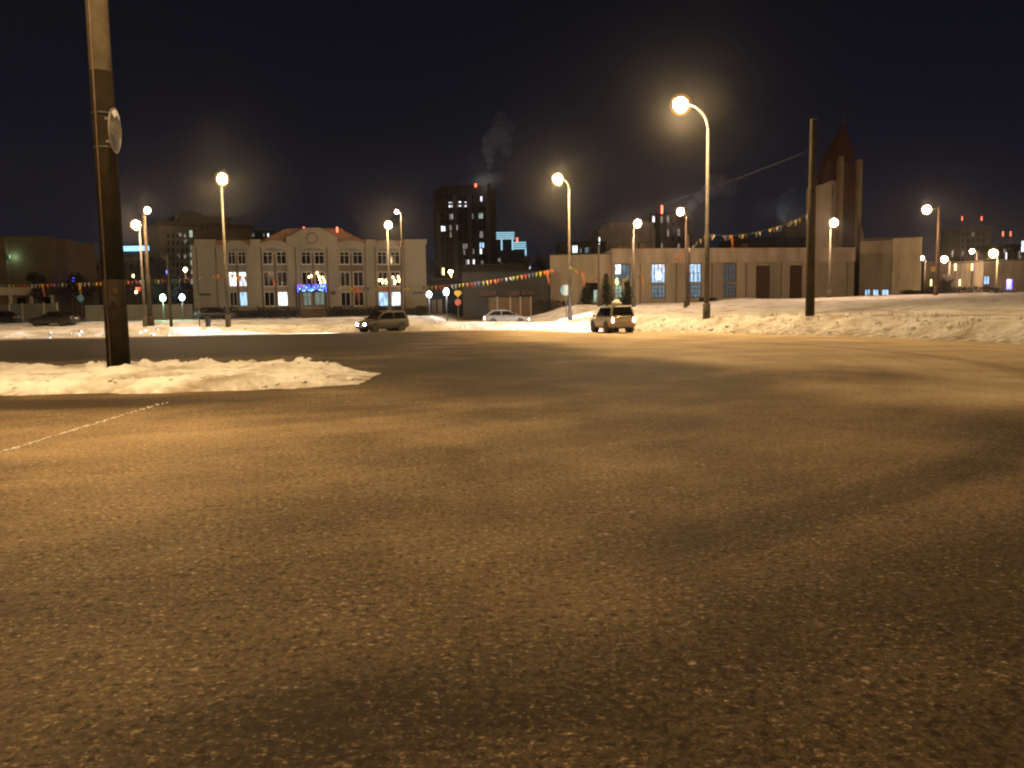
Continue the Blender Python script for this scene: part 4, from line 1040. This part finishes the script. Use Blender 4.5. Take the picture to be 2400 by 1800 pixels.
small_light('blue glowing post light near the right edge of the view', 2365, 120, 655, 678, 'blue_light', .34, 'light')
small_light('pale upright light above the big yellow lamp at right', 2358, 170, 592, 612, 'win_far', .12, 'light')
small_light('dim pale light right of the two red beacons at the edge', 2389, 175, 588, 604, 'win_fardim', .14, 'light')
small_light('tiny pale light between the low lit lamp and the small distant one', 2232, 175, 588, 602, 'win_fardim', .16, 'light')
small_light('bluish-white light at the far right edge', 2397, 160, 565, 590, 'win_white', .25, 'light')
small_light('blue light above the bunting left of the thick pole', 172, 130, 651, 661, 'blue_light', .26, 'light')
small_light('faint blue light right of the lit lamps by the bare crooked pole', 392, 130, 634, 641, 'blue_light', .16, 'light')
small_light('red light hanging low right of the thick pole', 324, 130, 674, 681, 'red_light', .34, 'light')
small_light('small warm light beside the red one', 319, 128, 681, 687, 'bulb', .14, 'light')
small_light('tiny pale light left of the red one', 309, 132, 677, 683, 'win_far', .14, 'light')
small_light('small warm light above the bunting right of the thick pole', 312, 135, 643, 650, 'bulb', .12, 'light')
small_light('yellow light tube left of the orange lamp before the tower', 1039, 160, 628, 644, 'tube_yellow', .2, 'light')
small_light('tiny pale light above the bunting by the dark trees', 1242, 140, 617, 630, 'win_far', .12, 'light')

# ================================================================== SIGNS
def disc_sign(name, label, px, D, py, r, face, extra=None, ground=None):
    x = xat(px, D, py); z = tz(x, D); H = at(px, py, D).z-z
    t = thing(name, label, 'road sign', (x, D, z))
    obj('post', tubebm([(0, .06, -.3), (0, .06, H+r*.6)], .045, 8), MT['sign_back'], t)
    bm = bmesh.new(); M_ = Matrix.Translation((0, 0, H)) @ Matrix.Rotation(R(90), 4, 'X')
    bmesh.ops.create_cone(bm, cap_ends=True, segments=36, radius1=r, radius2=r, depth=.03, matrix=M_)
    fo = obj('sign_face', bm, MT[face], t)
    if extra == 'stripes':
        for q, w_ in ((-.28, .10), (.05, .13), (.30, .09), (.78, .16)):
            hh = math.sqrt(max(0, 1-q*q))*.85*r; obj('pale_bar', boxbm(q*r-w_*r*.5, q*r+w_*r*.5, -.022, -.015, H-hh, H+hh), MT['sign_white'], fo)
    return t, H
disc_sign('round_sign', 'round blue road sign on a thin post behind the middle lamp pole', 1327, 71, 680, .50, 'sign_blue', 'stripes')
x = xat(1074, 88); z = tz(x, 88); H = at(1074, 690, 88).z-z
t = thing('road_sign', 'yellow diamond sign above a pinkish disc on one thin post', 'road sign', (x, 88, z))
obj('post', tubebm([(0, .05, -.3), (0, .05, H+.3)], .045, 8), MT['sign_back'], t)
obj('diamond_plate', prism(bmesh.new(), [(-.42, H+.1), (0, H-.32), (.42, H+.1), (.30, H+.42), (-.30, H+.42)], -.02, .02), MT['sign_yellow'], t)
bm = bmesh.new(); bmesh.ops.create_cone(bm, cap_ends=True, segments=28, radius1=.36, radius2=.36, depth=.03, matrix=Matrix.Translation((0, 0, H-.85)) @ Matrix.Rotation(R(90), 4, 'X'))
obj('disc_plate', bm, MT['sign_red'], t)
disc_sign('round_sign', 'dim blue round sign before the blank building at far left', 189, 100, 699, .42, 'sign_blue')
x = xat(467, 66); t = thing('marker_post', 'thin marker post on the verge below the school wall plaque', 'post', (x, 66, tz(x, 66)))
obj('post', tubebm([(0, 0, -.3), (0, 0, 2.6)], .045, 8), MT['steel'], t); obj('plate', boxbm(-.12, .12, -.06, -.045, 2.1, 2.75), MT['sign_back'], t)
x = xat(487, 63.5); t = thing('waste_bin', 'small dark bin stuck in the verge snow left of the school lamp', 'bin', (x, 63.5, tz(x, 63.5)))
bm = bmesh.new(); bmesh.ops.create_cone(bm, cap_ends=True, segments=14, radius1=.17, radius2=.23, depth=.55, matrix=Matrix.Translation((0, 0, .25))); obj('tub', bm, MT['trim'], t)
obj('rim', tubebm([(0, 0, .52), (0, 0, .57)], .25, 14), MT['rust'], t)
# traffic signal head on the left, far
x = xat(2184, 100); t = thing('road_sign', 'small yellowish and grey plates on a post left of the dark far pole', 'road sign', (x, 100, tz(x, 100)))
H = at(2184, 632, 100).z-tz(x, 100)
obj('post', tubebm([(0, .05, -.3), (0, .05, H+.4)], .05, 8), MT['rust'], t)
obj('upper_plate', boxbm(-.3, .3, -.03, .0, H-.25, H+.35), MT['sign_yellow'], t); obj('lower_plate', boxbm(-.3, .3, -.03, .0, H-1.0, H-.35), MT['sign_back'], t)

# fence at far left
fz = Fac('panel_fence', 'low dark panel fence with pale posts behind the black parked car', -60, 97, 138, 99, pya=740, cat='fence')
fz.add('panel', boxbm(0, fz.L, .05, .12, -.5, fz.Z(60, 712)), 'fence')
for p in (-30, 20, 50, 101, 132): fz.add('post', boxbm(fz.X(p, 720), fz.X(p, 720)+.16, 0, .2, -.5, fz.Z(60, 711)+.05), 'wall_plain')
f2 = Fac('wall_fence', 'plain pale wall running from the thick pole to the school', 200, 104, 452, 108, pya=740, cat='wall')
f2.add('wall', boxbm(0, f2.L, 0, .25, -.6, f2.Z(320, 716)), 'wall_spandrel'); f2.add('coping', boxbm(-.05, f2.L+.05, -.06, .31, f2.Z(320, 716), f2.Z(320, 716)+.08), 'wall_plain')

# ================================================================== TREES AND HEDGES
def leaf(bm, p, s, rn):
    a = rn.uniform(0, 6.28); b = rn.uniform(-1.2, 1.2); u = Vector((math.cos(a), math.sin(a), b)).normalized()*s
    w_ = Vector((rn.gauss(0, 1), rn.gauss(0, 1), rn.gauss(0, 1))).normalized()*s*.5
    bm.faces.new([bm.verts.new(p-u), bm.verts.new(p+w_), bm.verts.new(p+u)])
def bare_tree(label, px, D, ytop, wpx, seed, n=900, group='bare trees behind the buildings'):
    rn = random.Random(seed); x = xat(px, D); z = tz(x, D); H = at(px, ytop, D).z-z; r = wpx*D/F/2
    t = thing('bare_tree', label, 'tree', (x, D, z), 0, group)
    bm = tubebm([(0, 0, -.3), (.1, 0, H*.3), (0, .1, H*.62)], [.22, .17, .08], 8)
    for k in range(7):
        a = k*2.4+rn.random(); h0 = H*rn.uniform(.25, .5); rr_ = r*rn.uniform(.5, .8)
        tube(bm, [(0, 0, h0), (rr_*.5*math.cos(a), rr_*.5*math.sin(a), h0+H*.16), (rr_*math.cos(a), rr_*math.sin(a), h0+H*.36)], [.09, .06, .02], 5)
    obj('trunk', bm, MT['bark'], t)
    bm = bmesh.new(); C_ = [(rn.uniform(-.6, .6)*r, rn.uniform(-.6, .6)*r, H*rn.uniform(.42, .86), rn.uniform(.25, .5)*r) for _ in range(11)]
    for k in range(n):
        c_ = rn.choice(C_); v_ = Vector((rn.gauss(0, 1), rn.gauss(0, 1), rn.gauss(0, 1))).normalized()*c_[3]*rn.random()**.4
        p = Vector(c_[:3])+v_
        if p.z > H: p.z = H-rn.random()*.4
        leaf(bm, p, rn.uniform(.18, .5), rn)
    obj('crown', bm, MT['twig'], t); return t
def fir(label, px, D, ytop, wpx, seed):
    rn = random.Random(seed); x = xat(px, D); z = tz(x, D); H = at(px, ytop, D).z-z; r = wpx*D/F/2
    t = thing('fir_tree', label, 'fir tree', (x, D, z), 0, 'fir trees in front of the hall')
    obj('trunk', tubebm([(0, 0, -.3), (0, 0, H*.97)], [.16, .02], 8), MT['bark'], t)
    bm = bmesh.new(); nl = 17
    for l in range(nl):
        h0 = H*(.06+.92*l/nl); rl = r*(1-l/nl)**.85*rn.uniform(.85, 1.1)+.08
        nb = int(9+10*(1-l/nl))
        for b in range(nb):
            a = 6.283*b/nb+rn.random()*.5; rl2 = rl*rn.uniform(.75, 1.1); dv = Vector((math.cos(a), math.sin(a), 0))
            for q in range(6):
                s = (q+.6)/6; p = dv*rl2*s+Vector((0, 0, h0-.35*rl2*s*s+.05*rn.random()))
                leaf(bm, p, .13+.12*(1-s)+rn.random()*.06, rn)
    obj('foliage', bm, MT['needle'], t)
fir('leftmost and smallest fir tree before the annex', 1374, 98, 660, 50, 1)
fir('fir tree in the middle of the three beside the slim pale pole', 1421, 97, 638, 64, 2)
fir('fir tree against the lit leftmost hall window', 1469, 96, 652, 58, 3)
def hedge(label, pxa, pxb, D, ytop, seed, n=700, dep=1.2):
    rn = random.Random(seed); xa, xb = xat(pxa, D), xat(pxb, D); xm = (xa+xb)/2; z = tz(xm, D); H = at((pxa+pxb)/2, ytop, D).z-z
    t = thing('hedge', label, 'hedge', (xm, D, z), 0, 'bare hedges along the buildings')
    bm = bmesh.new(); W_ = (xb-xa)/2
    for k in range(n):
        u = rn.uniform(-1, 1); hh = H*(.72+.4*vn1(u*W_*.9+seed))*min(1, (1-abs(u))*6+.35)
        leaf(bm, Vector((u*W_, rn.uniform(-dep, dep), rn.random()**.75*hh)), rn.uniform(.16, .34), rn)
    obj('foliage', bm, MT['hedge'], t)
    bm = bmesh.new()
    for k in range(int(W_*2)+3):
        q = -W_+2*W_*rn.random(); tube(bm, [(q, 0, -.2), (q+rn.uniform(-.2, .2), rn.uniform(-.4, .4), H*.7)], [.03, .012], 5)
    o = obj('stems', bm, MT['bark'], t); o['kind'] = 'stuff'
def vn1(a): return float(vnoise(np.array([a]), np.array([.5]))[0])
hedge('hedge under the left end of the school', 462, 560, 109, 719, 1)
hedge('hedge left of the school entrance', 588, 702, 109, 719, 2)
hedge('hedge right of the school entrance', 768, 856, 110, 717, 3)
hedge('hedge behind the grey minivan', 858, 952, 111, 717, 4)
hedge('rounded bush at the right corner of the school', 974, 1004, 104, 717, 5, 380)
hedge('dark hedge rising from the driveway to the round blue sign', 1248, 1345, 100, 703, 6, 800)
hedge('dark hedge at the foot of the windowless block', 2112, 2170, 112, 680, 7, 500)
hedge('long hedge below the right-hand lamps', 2166, 2345, 116, 672, 8, 1200)
hedge('small scrub on the snow at far right', 2332, 2366, 84, 690, 9, 300)
hedge('low brush by the dark pole in front of the hall', 1640, 1680, 104, 698, 10, 300)
bare_tree('dark bare tree in front of the blank building', 95, 112, 634, 70, 21, 900)
bare_tree('dark bare tree beside the blue light far left', 190, 124, 640, 90, 22)
bare_tree('wide dark tree right of the thick pole', 300, 128, 612, 110, 23, 1300)
bare_tree('dark tree before the domed apartment block', 412, 130, 640, 90, 24, 1100)
bare_tree('tall dark tree at the left corner of the school', 380, 150, 590, 70, 29, 900)
bare_tree('dark tree left of the hall annex, nearest it', 1265, 132, 585, 66, 25, 1200)
bare_tree('dark tree between the crowned towers and the annex', 1218, 150, 590, 84, 26, 1200)
bare_tree('broad dark tree over the annex roof', 1310, 165, 562, 90, 27, 1200)
bare_tree('dim tree by the brown low building at right', 2205, 150, 640, 60, 28, 800)
bare_tree('dark tree behind the shed between school and tower', 1018, 150, 600, 50, 30, 700)
bare_tree('dark tree over the school roof right of the gable', 822, 150, 538, 44, 31, 700)

# ================================================================== CARS
def lerp_tab(tab, x):
    for (a, *va), (b, *vb) in zip(tab[:-1], tab[1:]):
        if a <= x <= b:
            s = (x-a)/(b-a); return [p+(q-p)*s for p, q in zip(va, vb)]
    return list(tab[0][1:] if x < tab[0][0] else tab[-1][1:])
def car(name, label, cat, loc, rz, paint, L, Wd, low, roof, wheels, wr=.32, beams=False, tails='off', rack=False, group=None, sash=True):
    """x forward; low: (x, z sill, z top, half width); roof: windscreen foot, roof front, roof rear, rear foot as (x, z)"""
    t = thing(name, label, cat, loc, rz, group)
    bm = bmesh.new(); st = sorted(low); xs_ = []
    a = st[0][0]
    N = 30; xs_ = [st[0][0]+(st[-1][0]-st[0][0])*k/N for k in range(N+1)]
    rings = []
    for x in xs_:
        zs, zt_, hw = lerp_tab(st, x); mid = zs+(zt_-zs)*.5
        half = [(0, zs), (hw*.86, zs), (hw*.97, zs+.10), (hw*1.0, mid), (hw*.985, zt_-.13), (hw*.93, zt_-.03), (hw*.80, zt_), (hw*.4, zt_+.025), (0, zt_+.03)]
        ring = [bm.verts.new((x, y_, z_)) for y_, z_ in half]+[bm.verts.new((x, -y_, z_)) for y_, z_ in half[-2:0:-1]]
        rings.append(ring)
    for p, q in zip(rings[:-1], rings[1:]):
        n = len(p)
        for k in range(n): bm.faces.new((p[k], q[k], q[(k+1) % n], p[(k+1) % n])).smooth = True
    bm.faces.new(rings[0]); bm.faces.new(rings[-1][::-1])
    (x0, z0), (x1, z1), (x2, z2), (x3, z3) = roof
    hb = Wd/2*.925; ht = Wd/2*.74
    prof = [(x0, z0, hb), (x0+(x1-x0)*.5, z0+(z1-z0)*.54, (hb+ht)/2*1.01), (x1, z1, ht), ((x1+x2)/2, max(z1, z2)+.03, ht), (x2, z2, ht), (x2+(x3-x2)*.5, z2+(z3-z2)*.46, (hb+ht)/2*1.01), (x3, z3, hb*.97)]
    T = []
    for x, z, w_ in prof:
        T.append([bm.verts.new((x, w_, z)), bm.verts.new((x, w_*.5, z+.02)), bm.verts.new((x, -w_*.5, z+.02)), bm.verts.new((x, -w_, z))])
    for p, q in zip(T[:-1], T[1:]):
        for k in range(3): bm.faces.new((p[k], p[k+1], q[k+1], q[k])).smooth = True
    for sd in (0, 3):
        bm.faces.new([r_[sd] for r_ in T])
    bmesh.ops.recalc_face_normals(bm, faces=bm.faces)
    body = obj('body', bm, paint, t)
    # glazing
    def panel(nm, q, off, n_out):
        bm = bmesh.new(); o_ = Vector(n_out)*off; a_ = [bm.verts.new(Vector(v)+o_) for v in q]; b_ = [bm.verts.new(Vector(v)+o_-Vector(n_out)*.03) for v in q]
        bm.faces.new(a_); bm.faces.new(b_[::-1])
        for k in range(len(q)): bm.faces.new((a_[k], b_[k], b_[(k+1) % len(q)], a_[(k+1) % len(q)]))
        bmesh.ops.recalc_face_normals(bm, faces=bm.faces)
        return obj(nm, bm, MT['dark_glass'], t)
    def lerp3(a, b, s): return tuple(p+(q-p)*s for p, q in zip(a, b))
    def glass(nm, A, B, C, D_, ins, off, n_out):   # A,B bottom; C,D top, inset
        cen = [(A[k]+B[k]+C[k]+D_[k])/4 for k in range(3)]
        return panel(nm, [lerp3(v, cen, ins) for v in (A, B, C, D_)], off, n_out)
    nx = Vector((z1-z0, 0, x0-x1)).normalized()
    glass('windscreen', (x0, hb, z0), (x0, -hb, z0), (x1, -ht, z1), (x1, ht, z1), .10, .045, nx)
    nr = Vector((-(z2-z3), 0, x2-x3)).normalized()
    glass('rear_window', (x3, -hb*.97, z3+.02), (x3, hb*.97, z3+.02), (x2, ht, z2), (x2, -ht, z2), .13, .045, nr)
    xm = x1-(x1-x2)*.42
    for sgn in (1, -1):
        nn = Vector((0, sgn*.93, .3)).normalized()
        def yy_(z): return sgn*(hb+(ht-hb)*(z-z0)/(z1-z0))
        zb_, zt2 = z0+.05, z1-.07
        f_ = [(x0-.12, yy_(zb_), zb_), (xm+.04, yy_(zb_), zb_), (xm+.04, yy_(zt2), zt2), (x1-.02, yy_(zt2), zt2)]
        r_ = [(xm-.06, yy_(zb_), zb_), (x3+.22, yy_(zb_), zb_), (x2+.16, yy_(zt2), zt2), (xm-.06, yy_(zt2), zt2)]
        panel('side_window', f_, .03, nn); panel('side_window', r_, .03, nn)
        m_ = obj('mirror', ball(bmesh.new(), (x0-.15, sgn*(Wd/2+.10), z0+.10), (.09, .11, .085), 2), paint, t)
        for hx in (xm+.18, xm-.75):
            zz_h = z0-.12; obj('door_handle', boxbm(hx-.09, hx+.09, sgn*(Wd/2*.985)-.012, sgn*(Wd/2*.985)+.02, zz_h, zz_h+.035), MT['trim'], t)
        for wx in wheels:
            hwx = lerp_tab(st, wx)[2]
            obj('wheel_arch', tubebm([(wx, sgn*(hwx-.30), wr*1.05), (wx, sgn*(hwx+.008), wr*1.05)], wr*1.22, 22), MT['trim'], t)
            w_ = obj('wheel', tubebm([(wx, sgn*(hwx-.22), wr), (wx, sgn*(hwx-.20), wr), (wx, sgn*(hwx-.0), wr), (wx, sgn*(hwx+.02), wr)], [wr*.93, wr, wr, wr*.93], 22), MT['tyre'], t)
            bm = tubebm([(wx, sgn*(hwx+.005), wr), (wx, sgn*(hwx+.028), wr)], [wr*.60, wr*.54], 18)
            for k in range(5):
                a_ = k*1.2566; box(bm, wx-.02+math.cos(a_)*wr*.3, wx+.02+math.cos(a_)*wr*.3, min(sgn*(hwx+.028), sgn*(hwx+.035)), max(sgn*(hwx+.028), sgn*(hwx+.035)), wr-.02+math.sin(a_)*wr*.3, wr+.02+math.sin(a_)*wr*.3)
            obj('rim', bm, MT['rim'], w_)
    xf, xr = st[-1][0], st[0][0]; zf = lerp_tab(st, xf); zr_ = lerp_tab(st, xr)
    for sgn in (1, -1):
        y_ = sgn*zf[2]*.72
        hd = obj('headlight', ball(bmesh.new(), (xf-.06, y_, zf[1]-.10), (.12, .20, .085), 2), MT['headlight' if beams else 'glass_off'], t)
        if beams:
            light('headlight_beam', t, (xf+.14, y_, zf[1]-.10), (.86, .91, 1.0), beams[0], .05, spot=R(beams[1]), direction=beams[2], blend=.8)
        tl = obj('tail_light', ball(bmesh.new(), (xr+.03, sgn*zr_[2]*.86, zr_[1]-.22), (.07, .11, .24), 2), MT['taillight'] if tails == 'on' else pm('tail_glass', (.25, .03, .02), None, 4, .3), t)
        if tails == 'on': obj('lamp_core', ball(bmesh.new(), (xr-.03, sgn*zr_[2]*.86, zr_[1]-.20), (.05, .07, .17), 2), MT['brakecore'], tl)
    obj('front_bumper', boxbm(xf-.05, xf+.06, -zf[2]*.92, zf[2]*.92, zf[0]+.03, zf[0]+.22), MT['trim'], t)
    obj('grille', boxbm(xf-.03, xf+.03, -zf[2]*.45, zf[2]*.45, zf[1]-.20, zf[1]-.07), MT['trim'], t)
    obj('rear_bumper', boxbm(xr-.07, xr+.05, -zr_[2]*.94, zr_[2]*.94, zr_[0]+.02, zr_[0]+.24), paint, t)
    obj('number_plate', boxbm(xr-.085, xr-.05, -.26, .26, zr_[0]+.34, zr_[0]+.45), MT['plate'], t)
    obj('number_plate', boxbm(xf+.06, xf+.075, -.26, .26, zf[0]+.09, zf[0]+.20), MT['plate'], t)
    obj('underbody', boxbm(xr+.3, xf-.3, -Wd*.36, Wd*.36, zf[0]-.10, zf[0]+.05), MT['trim'], t)
    if rack:
        for sgn in (1, -1): obj('roof_rail', tubebm([(x1-.15, sgn*ht*.9, z1+.03), (x1-.3, sgn*ht*.9, z1+.09), (x2+.3, sgn*ht*.9, z2+.09), (x2+.12, sgn*ht*.9, z2+.03)], .02, 6), MT['trim'], t)
    return t
def paint(name, c, rough=.32, metal=.35):
    M = pm(name, c, tuple(v*.82 for v in c), 1.1, rough, metal); M.node_tree.nodes["Principled BSDF"].inputs["Coat Weight"].default_value = .15; return M
PT = {'silver': paint('dusty_silver_paint', (.062, .055, .045), .5, 0), 'gold': paint('gold_beige_paint', (.40, .355, .27)), 'white': paint('grubby_white_paint', (.16, .14, .125), .5, 0), 'black': paint('black_paint', (.02, .018, .018), .3, 0), 'dark': paint('dark_grey_paint', (.03, .029, .03), .35, .1)}
van_low = [(-2.02, .34, .98, .80), (-1.85, .26, 1.02, .85), (-.5, .22, .99, .86), (1.05, .22, .97, .86), (1.55, .24, .90, .84), (1.9, .27, .80, .79), (2.05, .32, .70, .70)]
c_ = gnd(897, 777)
vd = math.atan2(c_.y, c_.x)
car('minivan', 'dull grey minivan with headlights on, turning on the road before the school', 'car', (c_.x, c_.y, 0.0), math.pi+R(54)-R(9.0), PT['silver'], 4.1, 1.72,
    van_low, ((1.12, .96), (.28, 1.56), (-1.72, 1.60), (-2.0, .98)), (1.28, -1.28), .32, beams=(42000, 34, (1, -.72, -.085)), rack=True)
suv_low = [(-2.08, .42, 1.02, .82), (-1.95, .33, 1.06, .86), (-.5, .30, 1.03, .87), (1.0, .30, 1.02, .87), (1.6, .32, .98, .85), (2.0, .34, .90, .80), (2.12, .38, .80, .72)]
c_ = gnd(1434, 779)
sv = car('off_road_car', 'beige off-road car seen from behind with red tail lights', 'car', (c_.x, c_.y, 0.0), math.pi/2+R(13), PT['gold'], 4.2, 1.76,
         suv_low, ((.85, 1.0), (.30, 1.64), (-1.80, 1.68), (-2.02, 1.04)), (1.30, -1.25), .36, beams=(13000, 54, (1, .20, -.085)), tails='on', rack=True)
bm = bmesh.new(); rn = random.Random(9)
ball(bm, (-1.25, .16, 1.86), (.40, .30, .20), 3); ball(bm, (-1.2, .10, 1.98), (.22, .2, .16), 3)
for v_ in bm.verts: v_.co += Vector((rn.gauss(0, .012), rn.gauss(0, .012), rn.gauss(0, .012)))
obj('roof_snow', bm, MT['snow_cap'], sv)
hat_low = [(-2.0, .36, .90, .78), (-1.85, .26, .95, .83), (-.5, .22, .94, .85), (.95, .22, .93, .85), (1.55, .24, .86, .82), (1.95, .28, .74, .74), (2.08, .32, .64, .64)]
x = xat(1186, 75); 
car('hatchback', 'white hatchback half hidden behind the snow bank, lights on', 'car', (x, 75, .10), R(4), PT['white'], 4.1, 1.7,
    hat_low, ((1.0, .93), (.15, 1.42), (-1.3, 1.44), (-1.95, .95)), (1.25, -1.25), .31, beams=(6500, 80, (1, -.12, -.11)), tails='on')
sed_low = [(-2.25, .34, .92, .78), (-2.1, .26, .97, .84), (-.5, .22, .94, .86), (.95, .22, .93, .86), (1.6, .24, .86, .83), (2.05, .28, .74, .75), (2.2, .32, .64, .66)]
def sedan(label, px, D, rz, pt): 
    x = xat(px, D); return car('parked_car', label, 'car', (x, D, tz(x, D)-.02), rz, PT[pt], 4.45, 1.74, sed_low, ((.85, .93), (.05, 1.42), (-1.05, 1.43), (-1.75, .98)), (1.35, -1.32), .31, group='dark cars parked beyond the verge')
sedan('black snow-dusted car parked beyond the verge at far left', 126, 80, R(176), 'black')
sedan('dark car parked beneath the left end of the school', 506, 94, R(40), 'black')
sedan('dark car parked further along the fence at far left', -6, 92, R(185), 'dark')

# ================================================================== SMOKE AND AIR
def smoke(label, D, puffs, dens, seed):
    bm = bmesh.new(); rn = random.Random(seed)
    for px, py, rpx in puffs:
        c_ = at(px, py, D); r_ = rpx*D/F
        ball(bm, c_, (r_*rn.uniform(.9, 1.15), r_, r_*rn.uniform(.9, 1.15)), 3)
    M = bpy.data.materials.new('chimney_smoke'); M.use_nodes = True; N = M.node_tree.nodes; L_ = M.node_tree.links; N.clear()
    o_ = N.new("ShaderNodeOutputMaterial"); v_ = N.new("ShaderNodeVolumePrincipled"); v_.inputs["Color"].default_value = (.9, .88, .86, 1)
    g_ = N.new("ShaderNodeNewGeometry"); n_ = N.new("ShaderNodeTexNoise"); n_.inputs["Scale"].default_value = .11*320/D; n_.inputs["Detail"].default_value = 4
    L_.new(g_.outputs["Position"], n_.inputs["Vector"])
    r_ = N.new("ShaderNodeMapRange"); r_.inputs[1].default_value = .33; r_.inputs[2].default_value = .62; r_.inputs[4].default_value = dens
    L_.new(n_.outputs["Fac"], r_.inputs[0]); L_.new(r_.outputs[0], v_.inputs["Density"]); L_.new(v_.outputs[0], o_.inputs["Volume"])
    o = obj('smoke_plume', bm, M, None); meta(o, label, 'smoke', kind='stuff'); return o
smoke('pale smoke plume rising over the dark tower block', 322, ((1147, 408, 5), (1147, 392, 7), (1149, 374, 11), (1146, 352, 17), (1152, 330, 24), (1170, 322, 28), (1180, 300, 26), (1172, 280, 18), (1186, 350, 16)), .05, 1)
smoke('smoke drifting right above the hall past the tallest lamp pole', 300, ((1622, 480, 12), (1640, 462, 16), (1664, 448, 20), (1690, 432, 26), (1706, 444, 20), (1672, 420, 14)), .05, 2)
smoke('faint smoke rising left of the lone thick pole', 300, ((1832, 505, 12), (1836, 485, 17), (1842, 468, 17), (1856, 455, 15)), .05, 3)

HAZE = .00012
bm = boxbm(-330, 480, -70, 660, -4, 110)
M = bpy.data.materials.new('winter_air'); M.use_nodes = True; N = M.node_tree.nodes; N.clear()
o_ = N.new("ShaderNodeOutputMaterial"); v_ = N.new("ShaderNodeVolumePrincipled"); v_.inputs["Color"].default_value = (.9, .9, .92, 1)
v_.inputs["Density"].default_value = HAZE; v_.inputs["Anisotropy"].default_value = .95
M.node_tree.links.new(v_.outputs[0], o_.inputs["Volume"])
meta(obj('haze', bm, M), 'thin frosty night air over the whole junction', 'haze', kind='stuff')
def add_smoke_lamp(f, px, py, dy, power, col):  # unseen lamps added on the roofs to brighten the smoke
    a_, b_ = f.hit(px, py, dy)
    o = obj('added_smoke_lamp', boxbm(a_-.3, a_+.3, dy-.2, dy+.2, b_-.3, b_), MT['housing'], f.t)
    light('added_smoke_light', f.t, (a_, dy, b_+.5), col, power, .3)
add_smoke_lamp(tb, 1141, 433, 12, 3600, (1, .93, .86))
add_smoke_lamp(k3, 1612, 494, 9, 2600, (1, .86, .78))
add_smoke_lamp(k4, 1836, 511, 9, 1500, (.95, .98, 1))
